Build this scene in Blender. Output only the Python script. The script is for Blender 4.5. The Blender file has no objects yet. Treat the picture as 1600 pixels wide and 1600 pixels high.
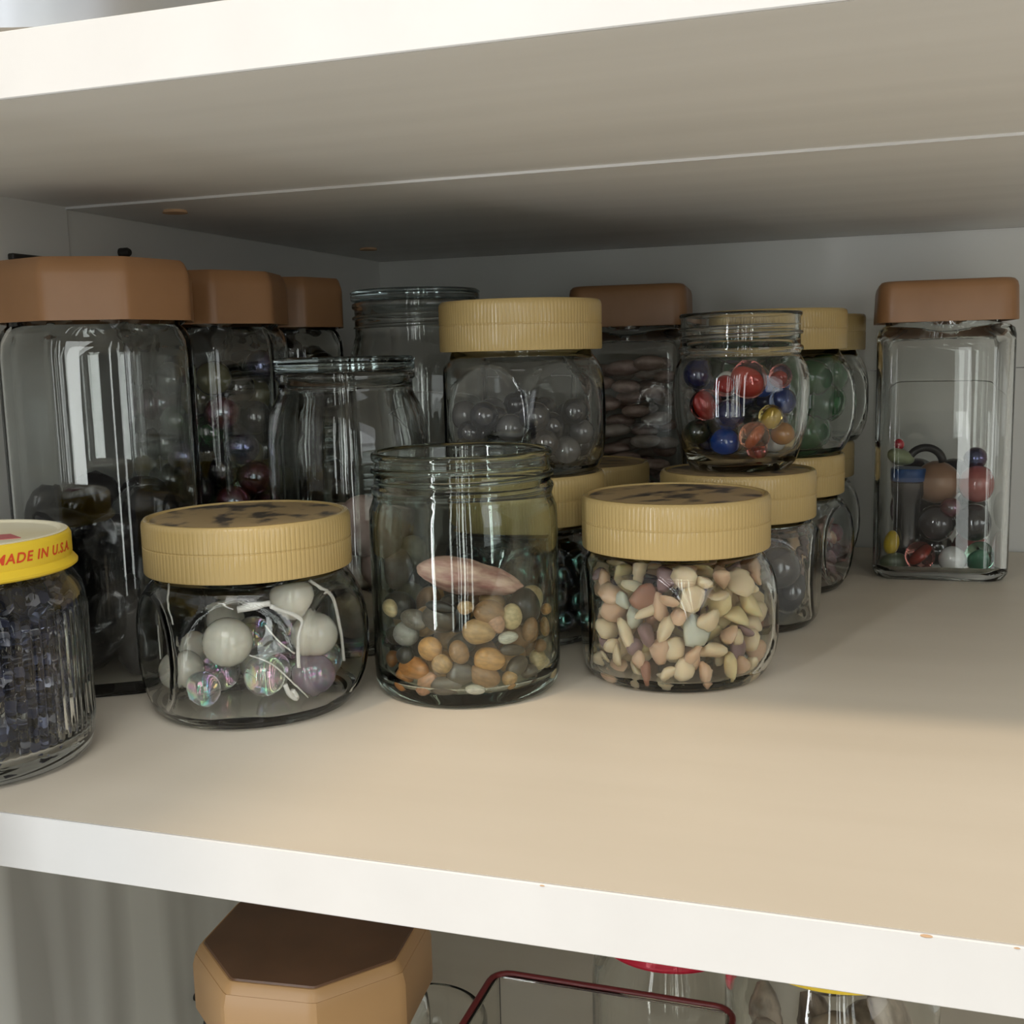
import bpy, bmesh, math, random
import numpy as np
from mathutils import Vector, Matrix, Euler

scene = bpy.context.scene
COL = scene.collection
PI = math.pi
rnd = random.Random(7)
nrng = np.random.default_rng(11)

# ------------------------------------------------------------------ camera
YAW, PITCH, ROLL = 0.3210, 0.1407, -0.0244
CAM = Vector((0.0, -0.2417, 0.1267))
def make_camera():
    cd = bpy.data.cameras.new('camera')
    cam = bpy.data.objects.new('camera', cd)
    COL.objects.link(cam)
    w = Vector((-math.sin(YAW) * math.cos(PITCH), math.cos(YAW) * math.cos(PITCH), -math.sin(PITCH)))
    r = Vector((math.cos(YAW), math.sin(YAW), 0))
    u = r.cross(w)
    r2 = math.cos(ROLL) * r + math.sin(ROLL) * u
    u2 = -math.sin(ROLL) * r + math.cos(ROLL) * u
    m = Matrix((r2, u2, -w)).transposed().to_4x4()
    m.translation = CAM
    cam.matrix_world = m
    cd.sensor_width = 36.0
    cd.lens = 36.0 * 1737.0 / 1600.0
    cd.clip_start = 0.01
    scene.camera = cam
make_camera()

# ------------------------------------------------------------------ world and lights
world = bpy.data.worlds.new('room_light')
scene.world = world
world.use_nodes = True
bg = world.node_tree.nodes['Background']
bg.inputs['Color'].default_value = (1.0, 0.965, 0.91, 1)
bg.inputs['Strength'].default_value = 0.10

def area(name, loc, target, sx, sy, power, color, shape='RECTANGLE'):
    l = bpy.data.lights.new(name, 'AREA')
    l.shape = shape
    l.size = sx
    if shape == 'RECTANGLE':
        l.size_y = sy
    l.energy = power
    l.color = color
    o = bpy.data.objects.new(name, l)
    COL.objects.link(o)
    o.location = loc
    o.rotation_euler = (Vector(target) - Vector(loc)).to_track_quat('-Z', 'Y').to_euler()
    return o
# ceiling lamp in front, to the left, high up (it throws the edge of shade of the shelf above)
area('ceiling_lamp', (-0.87, -1.50, 2.17), (-0.1, 0.1, 0.0), 0.20, 0.20, 36, (1.0, 0.77, 0.52), 'DISK')
# tall unseen strip light added behind the camera at left for lid streaks, and a curtained window straight behind and to the right
area('added_strip', (-0.84, -2.05, 0.45), (-0.1, 0.25, 0.45), 0.08, 2.5, 24, (0.95, 0.98, 1.0))
for wx, ww, wp in ((0.05, 0.07, 4.5), (0.36, 0.03, 1.6), (0.48, 0.05, 3.2), (0.67, 0.09, 7.0), (0.82, 0.025, 1.6), (1.10, 0.08, 4.5)):
    area('window_panel', (wx, -2.1, 0.85), (wx, 0.3, 0.85), ww, 2.8, wp, (0.96, 1.0, 0.97))

area('side_window', (1.9, -1.25, 0.75), (-0.1, 0.2, 0.1), 1.0, 1.5, 14, (0.95, 0.98, 1.0))
area('high_fill', (0.35, -1.35, 1.95), (0.0, 0.05, 0.05), 1.5, 1.1, 23, (1.0, 0.985, 0.95))  # soft overhead fill light, added to brighten the front of the shelves
scene.view_settings.view_transform = 'Standard'
scene.view_settings.look = 'None'
scene.view_settings.gamma = 1.0
scene.view_settings.use_curve_mapping = False
scene.view_settings.exposure = -0.18

cy = scene.cycles
cy.max_bounces = 16
cy.transmission_bounces = 16
cy.use_adaptive_sampling = True
cy.adaptive_threshold = 0.02
cy.glossy_bounces = 6
cy.diffuse_bounces = 4
cy.transparent_max_bounces = 8
cy.caustics_reflective = True
cy.caustics_refractive = True
cy.blur_glossy = 0.6
cy.sample_clamp_indirect = 20.0
cy.use_denoising = True

# ------------------------------------------------------------------ materials
def new_mat(name):
    m = bpy.data.materials.new(name)
    m.use_nodes = True
    nt = m.node_tree
    b = nt.nodes['Principled BSDF']
    return m, nt, b
def lin(rgb):
    return tuple((c / 255 / 12.92) if c / 255 <= 0.04045 else ((c / 255 + 0.055) / 1.055) ** 2.4 for c in rgb)
def plain(name, color, rough=0.5, spec=0.5, metal=0.0, coat=0.0, film=0.0, fior=1.9, sss=0.0, bump=0.0, bscale=200.0, trans=0.0, ior=1.45):
    m, nt, b = new_mat(name)
    b.inputs['Base Color'].default_value = (*color, 1)
    b.inputs['Roughness'].default_value = rough
    b.inputs['Specular IOR Level'].default_value = spec
    b.inputs['Metallic'].default_value = metal
    b.inputs['Coat Weight'].default_value = coat
    b.inputs['Coat Roughness'].default_value = 0.05
    b.inputs['IOR'].default_value = ior
    b.inputs['Transmission Weight'].default_value = trans
    if film:
        b.inputs['Thin Film Thickness'].default_value = film
        b.inputs['Thin Film IOR'].default_value = fior
    if sss:
        b.inputs['Subsurface Weight'].default_value = sss
        b.inputs['Subsurface Radius'].default_value = (1.0, 0.8, 0.6)
        b.inputs['Subsurface Scale'].default_value = 0.004
    if bump:
        tc = nt.nodes.new('ShaderNodeTexCoord')
        n = nt.nodes.new('ShaderNodeTexNoise'); n.inputs['Scale'].default_value = bscale
        bp = nt.nodes.new('ShaderNodeBump'); bp.inputs['Strength'].default_value = bump; bp.inputs['Distance'].default_value = 0.001
        nt.links.new(tc.outputs['Object'], n.inputs['Vector'])
        nt.links.new(n.outputs['Fac'], bp.inputs['Height'])
        nt.links.new(bp.outputs['Normal'], b.inputs['Normal'])
    return m
def mottled(name, c1, c2, scale, rough=0.5, stretch=(1, 1, 1), lo=0.35, hi=0.65, bump=0.0, spec=0.5, detail=4.0, coat=0.0):
    """two tones of one surface mixed by noise in object space"""
    m, nt, b = new_mat(name)
    tc = nt.nodes.new('ShaderNodeTexCoord')
    mp = nt.nodes.new('ShaderNodeMapping'); mp.inputs['Scale'].default_value = stretch
    n = nt.nodes.new('ShaderNodeTexNoise'); n.inputs['Scale'].default_value = scale; n.inputs['Detail'].default_value = detail
    r = nt.nodes.new('ShaderNodeValToRGB')
    r.color_ramp.elements[0].position = lo; r.color_ramp.elements[0].color = (*c1, 1)
    r.color_ramp.elements[1].position = hi; r.color_ramp.elements[1].color = (*c2, 1)
    nt.links.new(tc.outputs['Object'], mp.inputs['Vector'])
    nt.links.new(mp.outputs['Vector'], n.inputs['Vector'])
    nt.links.new(n.outputs['Fac'], r.inputs['Fac'])
    nt.links.new(r.outputs['Color'], b.inputs['Base Color'])
    b.inputs['Roughness'].default_value = rough
    b.inputs['Specular IOR Level'].default_value = spec
    b.inputs['Coat Weight'].default_value = coat
    if bump:
        bp = nt.nodes.new('ShaderNodeBump'); bp.inputs['Strength'].default_value = bump; bp.inputs['Distance'].default_value = 0.001
        nt.links.new(n.outputs['Fac'], bp.inputs['Height'])
        nt.links.new(bp.outputs['Normal'], b.inputs['Normal'])
    return m
def glass(name, tint=(0.985, 0.992, 0.986), ior=1.42, rough=0.0, wave=0.0):
    m = bpy.data.materials.new(name); m.use_nodes = True
    nt = m.node_tree
    for n in list(nt.nodes): nt.nodes.remove(n)
    out = nt.nodes.new('ShaderNodeOutputMaterial')
    g = nt.nodes.new('ShaderNodeBsdfGlass')
    g.inputs['Color'].default_value = (*tint, 1); g.inputs['IOR'].default_value = ior; g.inputs['Roughness'].default_value = rough
    nt.links.new(g.outputs[0], out.inputs['Surface'])
    if wave:
        tc = nt.nodes.new('ShaderNodeTexCoord')
        n = nt.nodes.new('ShaderNodeTexNoise'); n.inputs['Scale'].default_value = 55.0; n.inputs['Detail'].default_value = 1.0
        bp = nt.nodes.new('ShaderNodeBump'); bp.inputs['Strength'].default_value = wave; bp.inputs['Distance'].default_value = 0.002
        nt.links.new(tc.outputs['Object'], n.inputs['Vector'])
        nt.links.new(n.outputs['Fac'], bp.inputs['Height'])
        nt.links.new(bp.outputs['Normal'], g.inputs['Normal'])
    return m

M = {}
M['shelf_top'] = mottled('shelf_laminate', (0.715, 0.645, 0.535), (0.745, 0.675, 0.565), 6, 0.42, (1, 6, 1), bump=0.02)
M['edge'] = mottled('white_edge_band', (0.665, 0.66, 0.65), (0.695, 0.69, 0.68), 30, 0.4)
M['under'] = mottled('shelf_underside', (0.765, 0.765, 0.74), (0.81, 0.81, 0.785), 7, 0.5, (0.6, 7, 1), lo=0.3, hi=0.6)
M['wall'] = mottled('painted_panel', (0.69, 0.69, 0.655), (0.72, 0.72, 0.685), 9, 0.5)
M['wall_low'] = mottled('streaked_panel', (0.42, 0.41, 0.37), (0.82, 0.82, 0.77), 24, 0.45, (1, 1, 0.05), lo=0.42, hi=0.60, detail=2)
M['room_floor'] = mottled('pale_floor_tiles', (0.66, 0.64, 0.60), (0.72, 0.70, 0.66), 3, 0.4)
M['seam'] = plain('seam_dark', (0.10, 0.07, 0.045), 0.8)
M['glass'] = glass('clear_glass')
M['glass_green'] = glass('greenish_glass', (0.955, 0.985, 0.965), wave=0.05)
M['glass_wavy'] = glass('moulded_glass', (0.985, 0.992, 0.986), wave=0.06)
M['gold'] = plain('gold_plastic', (0.50, 0.365, 0.155), 0.17, 0.5)
M['gold_top'] = mottled('stained_gold_plastic', (0.07, 0.06, 0.05), (0.40, 0.29, 0.15), 60, 0.45, (1, 1.6, 1), lo=0.38, hi=0.50)
M['brown'] = mottled('brown_plastic', (0.29, 0.145, 0.062), (0.34, 0.175, 0.08), 30, 0.38)
M['shadedbrown'] = mottled('shaded_brown_plastic', (0.10, 0.045, 0.018), (0.13, 0.06, 0.026), 40, 0.35)  # lid brown darkened to paint in the shade of the shelf above
M['tan'] = plain('tan_plastic', (0.42, 0.245, 0.105), 0.35)
M['yellow'] = plain('yellow_enamel', (0.82, 0.58, 0.04), 0.35)
M['cream'] = mottled('cream_enamel', (0.70, 0.62, 0.40), (0.78, 0.73, 0.55), 30, 0.35)
M['red'] = plain('red_print', (0.70, 0.07, 0.02), 0.5)
M['redlid'] = plain('red_plastic', (0.70, 0.015, 0.05), 0.35)
M['rose'] = plain('rose_print', (0.45, 0.12, 0.12), 0.5)
M['steel'] = plain('brushed_steel', (0.50, 0.52, 0.55), 0.5, metal=1.0)
M['greylid'] = glass('clear_lid_glass', (0.90, 0.93, 0.93), 1.42)
M['redrim'] = plain('dark_red_rim', (0.12, 0.012, 0.012), 0.4)
M['clear_plastic'] = glass('clear_plastic', (0.97, 0.97, 0.96), 1.3)
M['black'] = plain('black_plastic', (0.02, 0.018, 0.016), 0.5)
M['thread'] = plain('white_thread', (0.85, 0.83, 0.78), 0.6)
M['chip_wood'] = plain('bare_chipboard', (0.58, 0.38, 0.23), 0.8)

# ------------------------------------------------------------------ mesh helpers
def link(name, me, mat=None, parent=None, loc=None, rot=None, smooth=None, sharp=None):
    if mat is not None:
        me.materials.append(M[mat] if isinstance(mat, str) else mat)
    if smooth:
        me.polygons.foreach_set('use_smooth', [True] * len(me.polygons))
        if sharp: me.set_sharp_from_angle(angle=math.radians(sharp))
    o = bpy.data.objects.new(name, me)
    COL.objects.link(o)
    if parent is not None: o.parent = parent
    if loc is not None: o.location = loc
    if rot is not None: o.rotation_euler = rot
    return o
def tag(o, label=None, cat=None, group=None, kind=None):
    if label: o['label'] = label
    if cat: o['category'] = cat
    if group: o['group'] = group
    if kind: o['kind'] = kind
    return o
def thing(name, loc, label, cat, group=None, rz=0.0):
    o = bpy.data.objects.new(name, None)
    o.empty_display_size = 0.01
    COL.objects.link(o); o.location = loc; o.rotation_euler = (0, 0, rz)
    return tag(o, label, cat, group)
def to_mesh(name, bm):
    me = bpy.data.meshes.new(name)
    bmesh.ops.recalc_face_normals(bm, faces=bm.faces)
    bm.to_mesh(me); bm.free()
    return me
def box_mesh(name, lo, hi, bevel=0.0, seg=2):
    bm = bmesh.new()
    bmesh.ops.create_cube(bm, size=1)
    lo = Vector(lo); hi = Vector(hi)
    for v in bm.verts:
        v.co = Vector(((v.co[i] + 0.5) * (hi[i] - lo[i]) + lo[i]) for i in range(3))
    if bevel:
        bmesh.ops.bevel(bm, geom=bm.edges[:], offset=bevel, segments=seg, affect='EDGES', profile=0.5)
    return to_mesh(name, bm)
def revolve(name, prof, n=96, shape=None):
    """prof: list of (r, z[, key]) from a pole or open end to the other; shape(r, z, key, angle) -> radius"""
    verts, rings = [], []
    for p in prof:
        r, z = p[0], p[1]; key = p[2] if len(p) > 2 else None
        if r <= 1e-7:
            rings.append([len(verts)]); verts.append((0, 0, z)); continue
        ring = []
        for i in range(n):
            a = 2 * PI * i / n
            rr = shape(r, z, key, a) if shape else r
            ring.append(len(verts)); verts.append((rr * math.cos(a), rr * math.sin(a), z))
        rings.append(ring)
    faces = []
    for A, B in zip(rings, rings[1:]):
        if len(A) == 1 and len(B) == 1: continue
        for i in range(n):
            j = (i + 1) % n
            if len(A) == 1: faces.append((A[0], B[i], B[j]))
            elif len(B) == 1: faces.append((A[i], A[j], B[0]))
            else: faces.append((A[i], A[j], B[j], B[i]))
    if len(rings[0]) > 1 and len(rings[-1]) > 1:          # closed tube section
        A, B = rings[-1], rings[0]
        for i in range(n):
            j = (i + 1) % n
            faces.append((A[i], A[j], B[j], B[i]))
    me = bpy.data.meshes.new(name)
    me.from_pydata(verts, [], faces)
    bm = bmesh.new(); bm.from_mesh(me)
    bmesh.ops.recalc_face_normals(bm, faces=bm.faces)
    bm.to_mesh(me); bm.free()
    return me
def tube_mesh(name, pts, rad, seg=8, cyclic=False):
    pts = [Vector(p) for p in pts]
    n = len(pts); verts = []; faces = []
    prev = None
    for i, p in enumerate(pts):
        a = pts[(i - 1) % n] if (cyclic or i > 0) else p
        b = pts[(i + 1) % n] if (cyclic or i < n - 1) else p
        t = (b - a).normalized()
        if prev is None:
            x = t.orthogonal().normalized()
        else:
            x = (prev - t * prev.dot(t)).normalized()
        prev = x
        y = t.cross(x)
        rr = rad(i / max(1, n - 1)) if callable(rad) else rad
        for k in range(seg):
            an = 2 * PI * k / seg
            verts.append(p + (x * math.cos(an) + y * math.sin(an)) * rr)
    rng = range(n) if cyclic else range(n - 1)
    for i in rng:
        j = (i + 1) % n
        for k in range(seg):
            l = (k + 1) % seg
            faces.append((i * seg + k, i * seg + l, j * seg + l, j * seg + k))
    if not cyclic:
        faces.append(tuple(range(seg))[::-1]); faces.append(tuple((n - 1) * seg + k for k in range(seg)))
    me = bpy.data.meshes.new(name); me.from_pydata([tuple(v) for v in verts], [], faces)
    return me
def smooth_path(pts, sub=6):
    """Catmull-Rom through pts"""
    P = [np.array(p, float) for p in pts]
    P = [2 * P[0] - P[1]] + P + [2 * P[-1] - P[-2]]
    out = []
    for i in range(1, len(P) - 2):
        for k in range(sub):
            t = k / sub
            out.append(tuple(0.5 * ((2 * P[i]) + (-P[i - 1] + P[i + 1]) * t + (2 * P[i - 1] - 5 * P[i] + 4 * P[i + 1] - P[i + 2]) * t * t + (-P[i - 1] + 3 * P[i] - 3 * P[i + 1] + P[i + 2]) * t ** 3)))
    out.append(tuple(P[-2]))
    return out
def smin(a, b, k):
    h = max(k - abs(a - b), 0.0) / k
    return min(a, b) - h * h * k * 0.25
def poly_shape(nsides, phase, k=0.0008):
    step = 2 * PI / nsides
    def f(r, z, apo, ang):
        if apo is None: return r
        d = (ang - phase) % step - step / 2
        return smin(r, apo / math.cos(d), k)
    return f
def az_to_cam(x, y):
    return math.atan2(CAM.y - y, CAM.x - x)

# ------------------------------------------------------------------ the cabinet
XL, XR, D, YM = -0.337, 1.10, 0.490, 0.170
G, T, ZB = 0.1946, 0.016, -0.250
def struct(name, me, mat, label=None, parent=None):
    o = link(name, me, mat, parent)
    if parent is None: o['kind'] = 'structure'
    if label: o['label'] = label
    return o
def shelf(name, z, label):
    """front board with white edge band, joint at YM, second board behind it that hangs a little lower"""
    root = thing(name, (0, 0, z), label, None); root['kind'] = 'structure'
    link('front_board', box_mesh('front_board', (XL, 0.0012, -T), (XR, YM - 0.0003, 0)), 'under', root)
    link('back_board', box_mesh('back_board', (XL, YM, -T - 0.0010), (XR, D - 0.0016, -0.0002)), 'under', root)
    link('joint_edge_strip', box_mesh('joint_edge_strip', (XL, YM - 0.0010, -T - 0.0010), (XR, YM, -T + 0.0004)), 'edge', root)
    link('top_laminate', box_mesh('top_laminate', (XL, 0.0012, 0), (XR, D - 0.0016, 0.0004)), 'shelf_top', root)
    link('edge_band', box_mesh('edge_band', (XL, 0, -T), (XR, 0.0012, 0.0004), 0.0003, 1), 'edge', root)
    link('back_gap', box_mesh('back_gap', (XL, D - 0.0016, -T - 0.001), (XR, D, -0.0002)), 'seam', root)
    return root
sh_mid = shelf('shelf', -0.0004, 'white edged middle shelf the jars stand on, beige laminate top')
sh_top = shelf('shelf', G + T, 'upper white shelf seen from below')
sh_low = shelf('shelf', ZB, 'lower shelf carrying the brown octagonal lid jar')
# worn chips on the edge of the middle shelf
for cx, s in ((-0.075, 0.0004), (0.012, 0.0008), (0.030, 0.0004)):
    bm = bmesh.new(); bmesh.ops.create_icosphere(bm, subdivisions=2, radius=1)
    for v in bm.verts: v.co = Vector((v.co.x * s * 1.8, v.co.y * 0.0004, v.co.z * s * 0.45))
    link('edge_chip', to_mesh('edge_chip', bm), 'chip_wood', sh_mid, (cx, 0.0001, 0.0000))
# screw plugs in the underside of the upper shelf
for px, py in ((-0.299, 0.194), (-0.301, 0.396)):
    bm = bmesh.new(); bmesh.ops.create_cone(bm, cap_ends=True, segments=24, radius1=0.0055, radius2=0.005, depth=0.0012)
    link('screw_plug', to_mesh('screw_plug', bm), 'chip_wood', sh_top, (px, py, -T - 0.0016))

wl = thing('wall_left', (0, 0, 0), 'pale left side panel of the cabinet, jointed', None); wl['kind'] = 'structure'
link('side_panel', box_mesh('side_panel', (XL - 0.018, 0.0, 0.0), (XL, YM - 0.0004, 0.50)), 'wall', wl)
link('side_panel', box_mesh('side_panel', (XL - 0.018, YM + 0.0004, 0.0), (XL - 0.0006, D, 0.50)), 'wall', wl)
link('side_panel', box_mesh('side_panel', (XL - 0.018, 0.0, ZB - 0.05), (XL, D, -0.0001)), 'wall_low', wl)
wb = thing('wall_back', (0, 0, 0), 'pale back panel of the cabinet with a horizontal joint', None); wb['kind'] = 'structure'
link('back_panel', box_mesh('back_panel', (XL - 0.018, D, 0.1119), (XR + 0.018, D + 0.012, 0.50)), 'wall', wb)
link('back_panel', box_mesh('back_panel', (XL - 0.018, D + 0.0012, ZB - 0.05), (XR + 0.018, D + 0.012, 0.1113)), 'wall', wb)
struct('wall_right', box_mesh('wall_right', (XR, 0, ZB - 0.05), (XR + 0.018, D, 0.50)), 'wall', 'pale side panel at the other end of the cabinet')
struct('ceiling', box_mesh('ceiling', (XL - 0.018, 0, 0.50), (XR + 0.018, D + 0.012, 0.518)), 'wall', 'pale top board of the cabinet')
struct('floor', box_mesh('floor', (XL - 0.018, 0, ZB - 0.068), (XR + 0.018, D + 0.012, ZB - 0.05)), 'wall', 'pale bottom board of the cabinet')
struct('floor_room', box_mesh('floor_room', (-3.2, -3.2, -0.98), (3.2, 0.6, -0.95)), 'room_floor', 'pale room floor in front of the cabinet')
# the open cabinet door that shades the left end of the shelf
dr = thing('door_1', (XL - 0.009, -0.001, 0), 'white cabinet door standing open beside the shelves', None); dr['kind'] = 'structure'
link('door_leaf', box_mesh('door_leaf', (-0.009, -0.355, ZB - 0.05), (0.009, -0.002, 0.518), 0.001, 1), 'edge', dr)
link('door_knob', revolve('door_knob', [(0, 0), (0.006, 0), (0.005, 0.012), (0.012, 0.018), (0.013, 0.024), (0.009, 0.029), (0, 0.030)], 24), 'steel', dr, (0.009, -0.32, 0.1), (0, PI / 2, 0), True, 40)

# shelf pegs on the side wall
for py, pz, lab in ((0.205, 0.178, 'small dark shelf peg in the side wall above the nearest brown lid'), (0.406, 0.175, 'small dark shelf peg in the side wall near the back corner')):
    me = revolve('shelf_peg', [(0, 0), (0.0022, 0), (0.0022, 0.004), (0.0015, 0.0052), (0, 0.0054)], 16)
    o = link('shelf_peg', me, 'black', None, (XL - 0.0006, py, pz), (0, PI / 2, 0), True, 40)
    tag(o, lab, 'peg', 'shelf pegs in the side wall')
o = link('wall_bracket', box_mesh('wall_bracket', (XL, 0.132, 0.1695), (XL + 0.003, 0.152, 0.1722), 0.0005, 1), 'black')
tag(o, 'thin dark bracket strip on the side wall behind the big octagonal lid', 'bracket')

# ------------------------------------------------------------------ lids
def ribbed(nr, amp):
    def f(r, z, key, a):
        return r - (amp * max(0.0, math.cos(nr * a)) ** 3 if key else 0.0)
    return f
_lidcache = {}
def lid_shell(R, h, t=0.0014, nr=0, amp=0.00022, rim=0.0022, recess=0.0009):
    """closed shell: skirt outside, raised rim, recessed top, hollow inside; bottom at z=0"""
    k = bool(nr)
    p = [(R - t, 0.0), (R - 0.0003, 0.0), (R, 0.0005, k), (R, h * 0.50, k), (R - 0.00025, h * 0.51, k), (R - 0.00025, h * 0.525, k), (R, h * 0.54, k),
         (R, h - 0.0022, k), (R - 0.0003, h - 0.0008), (R - 0.0010, h - 0.0001), (R - 0.0016, h), (R - rim, h), (R - rim - 0.0006, h - recess),
         (0, h - recess), (0, h - recess - t), (R - t - 0.0008, h - recess - t), (R - t, h - recess - t - 0.001)]
    return None, p
def shell_mesh(name, p, n, shape):
    # profile passes through the axis twice: build the outer and inner surfaces separately and join along the bottom ring
    i = [k for k, q in enumerate(p) if q[0] <= 1e-7]
    outer, inner = p[:i[0] + 1], p[i[1]:]
    loop = inner + outer           # inner centre -> inner skirt -> bottom -> outer -> top centre
    return revolve(name, loop, n, shape)
gold_lid_mesh = {}
def gold_lid(parent, R, h, z, stained=True):
    key = (round(R, 4), round(h, 4))
    if key not in gold_lid_mesh:
        _, p = lid_shell(R, h, nr=132)
        me = shell_mesh('ribbed_lid', p, 132 * 6, ribbed(132, 0.00020))
        me.materials.append(M['gold'])
        me.polygons.foreach_set('use_smooth', [True] * len(me.polygons)); me.set_sharp_from_angle(angle=math.radians(35))
        td = revolve('lid_disc', [(0, h - 0.0009 + 0.00035), (R - 0.0036, h - 0.00055), (R - 0.0032, h - 0.0008), (R - 0.0032, h - 0.00088), (0, h - 0.00088)], 64)
        td.materials.append(M['gold_top'])
        gold_lid_mesh[key] = (me, td)
    me, td = gold_lid_mesh[key]
    o = link('lid', me, None, parent, (0, 0, z), (0, 0, rnd.uniform(0, 6)))
    o['label'] = 'ribbed gold plastic screw lid'
    d = link('lid_disc', td, None, o); d['label'] = 'stained top of the gold lid'
    return o

# ------------------------------------------------------------------ gold-lidded hexagonal jars
def gold_jar(x, y, z, alpha, label, S=1.0, H=0.0715, lidh=0.0205, lidR=0.0368, wall=0.0022, lean=0.0):
    """round foot and shoulder cut by six flat panes; alpha = angle of one upright corner from the view line"""
    root = thing('gold_lid_jar', (x, y, z), label, 'jar', 'squat glass jars with gold lids')
    zn = H - lidh
    k = (zn - 0.0005) / 0.051
    apo = 0.0370 * S
    base = [(0.0300, 0.0012), (0.0325, 0.0002), (0.0345, 0.0008), (0.0362, 0.0028), (0.0385, 0.0068), (0.0402, 0.0115), (0.0414, 0.017), (0.0419, 0.023),
            (0.0417, 0.0295), (0.0410, 0.035), (0.0396, 0.040), (0.0378, 0.0440), (0.0358, 0.0470), (0.0338, 0.0492)]
    def dens(pts, m):
        out = []
        for a, b in zip(pts, pts[1:]):
            for i in range(m):
                t = i / m; out.append(tuple(a[j] + (b[j] - a[j]) * t for j in range(2)))
        out.append(pts[-1]); return out
    ob = [(r * S, zz * k) for r, zz in dens(base, 5)]
    outer = [(0, 0.0016)] + [(r, zz, apo) for r, zz in ob] + [(0.0325 * S, zn), (0.0325 * S, H - 0.004), (0.0318 * S, H - 0.0032)]
    inb = [(r - wall, zz, apo - wall) for r, zz in ob if zz > 0.0045]
    inner = [(0.0298 * S, H - 0.0032), (0.0296 * S, zn), (0.0300 * S, zn - 0.0012)] + [q for q in inb[::-1]] + [(0.030 * S, 0.0044), (0, 0.0040)]
    ph = az_to_cam(x, y) + math.radians(alpha) - 0.0
    me = revolve('glass_body', outer + inner, 192, poly_shape(6, ph, 0.00025))
    b = link('glass_body', me, 'glass_wavy', root, None, None, True, 50)
    gold_lid(root, lidR, lidh, zn)
    root['inner'] = apo - wall
    return root
J_A = gold_jar(-0.2203, 0.112, 0, 21, 'squat gold-lidded jar holding white and iridescent round beads with strings', S=1.02, lidh=0.0195, lidR=0.0375)
J_C = gold_jar(-0.0757, 0.1896, 0, 10, 'squat gold-lidded jar full of cream sea-glass chips', S=0.985)
J_11 = gold_jar(-0.152, 0.2355, 0, 40, 'squat gold-lidded jar of black beads carrying the jar of dark pearls', S=0.945, H=0.0745, lidh=0.0215, lidR=0.0358)
J_10 = gold_jar(-0.152, 0.2335, 0.0746, 4, 'gold-lidded jar half full of dark pearls stacked on another jar', S=0.945, H=0.0752, lidh=0.0215, lidR=0.0360)
J_12 = gold_jar(-0.149, 0.3185, 0, 20, 'gold-lidded jar mostly hidden behind the stack with dark pearls', H=0.0705)
J_14 = gold_jar(-0.0625, 0.281, 0, 50, 'squat gold-lidded jar of large dark marbles under the open marble jar', lidR=0.0358, lidh=0.0215)
J_16 = gold_jar(-0.053, 0.3645, 0, 35, 'gold-lidded jar of rosy chips under the green filled jar', lidR=0.0362)
J_15 = gold_jar(-0.0535, 0.363, 0.0716, 25, 'gold-lidded jar of green glass stones stacked behind the open marble jar', H=0.0745)
J_18 = gold_jar(-0.050, 0.4465, 0, 30, 'gold-lidded jar with one red bead at the bottom of the rearmost stack', lidR=0.0362, S=0.96)
J_17 = gold_jar(-0.0455, 0.4465, 0.0716, 12, 'empty gold-lidded jar on top of the rearmost stack', H=0.0735, S=0.96)

# ------------------------------------------------------------------ tall octagonal coffee jars with brown lids
def oct_lid(parent, R, h, z, phase, mat='brown', top=None, mould=True):
    sh = poly_shape(8, phase, 0.0012)
    a = R * math.cos(PI / 8)
    t = 0.0016
    p = [(R, 0.0, a), (R * 1.0, h * 0.72, a), (R * 0.995, h * 0.80, a * 0.99), (R * 0.96, h * 0.95, a * 0.955), (R * 0.93, h, a * 0.925), (0, h), (0, h - t), (R - t - 0.001, h - t - 0.001, a - t - 0.001), (R - t, 0.0, a - t)]
    i = 5
    loop = p[6:] + p[:6]
    me = revolve('lid', loop, 160, sh)
    o = link('lid', me, mat, parent, (0, 0, z), None, True, 28)
    o['label'] = 'brown octagonal plastic lid'
    return o
def tall_oct(x, y, z, R, phase, label, lidz=0.143, H=0.166, mat='brown', body=True, group='tall octagonal jars with brown lids'):
    root = thing('octagonal_jar', (x, y, z), label, 'jar', group)
    a = R * math.cos(PI / 8)
    w = 0.0024
    r1 = R * 0.985; a1 = a * 0.985
    outer = [(0, 0.0018), (R * 0.84, 0.0010, a * 0.86), (R * 0.90, 0.0, a * 0.92), (R * 0.95, 0.0014, a * 0.965), (r1, 0.006, a1), (r1, 0.05, a1), (r1, 0.10, a1), (r1, lidz - 0.012, a1), (R * 0.97, lidz - 0.006, a * 0.965),
             (R * 0.93, lidz - 0.003, a * 0.92), (R * 0.88, lidz - 0.0014, a * 0.87), (R * 0.85, lidz, None), (R * 0.85, H - 0.006, None), (R * 0.83, H - 0.005, None)]
    inner = [(R * 0.79, H - 0.005, None), (R * 0.79, lidz - 0.001, None), (R * 0.84, lidz - 0.0045, a * 0.85), (R * 0.91, lidz - 0.008, a * 0.90), (r1 - w, lidz - 0.013, a1 - w), (r1 - w, 0.10, a1 - w), (r1 - w, 0.05, a1 - w), (r1 - w, 0.008, a1 - w), (R * 0.86, 0.0052, a * 0.88), (0, 0.0046)]
    me = revolve('glass_body', outer + inner, 160, poly_shape(8, phase, 0.0022))
    link('glass_body', me, 'glass', root, None, None, True, 45)
    oct_lid(root, R, H - lidz, lidz, phase, mat)
    return root
def ph8(x, y, alpha):
    return az_to_cam(x, y) + math.radians(alpha)
J_2 = tall_oct(-0.2955, 0.132, 0, 0.0395, ph8(-0.2955, 0.132, 16), 'nearest tall octagonal jar, brown lid, black stones in its lower half')
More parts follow.
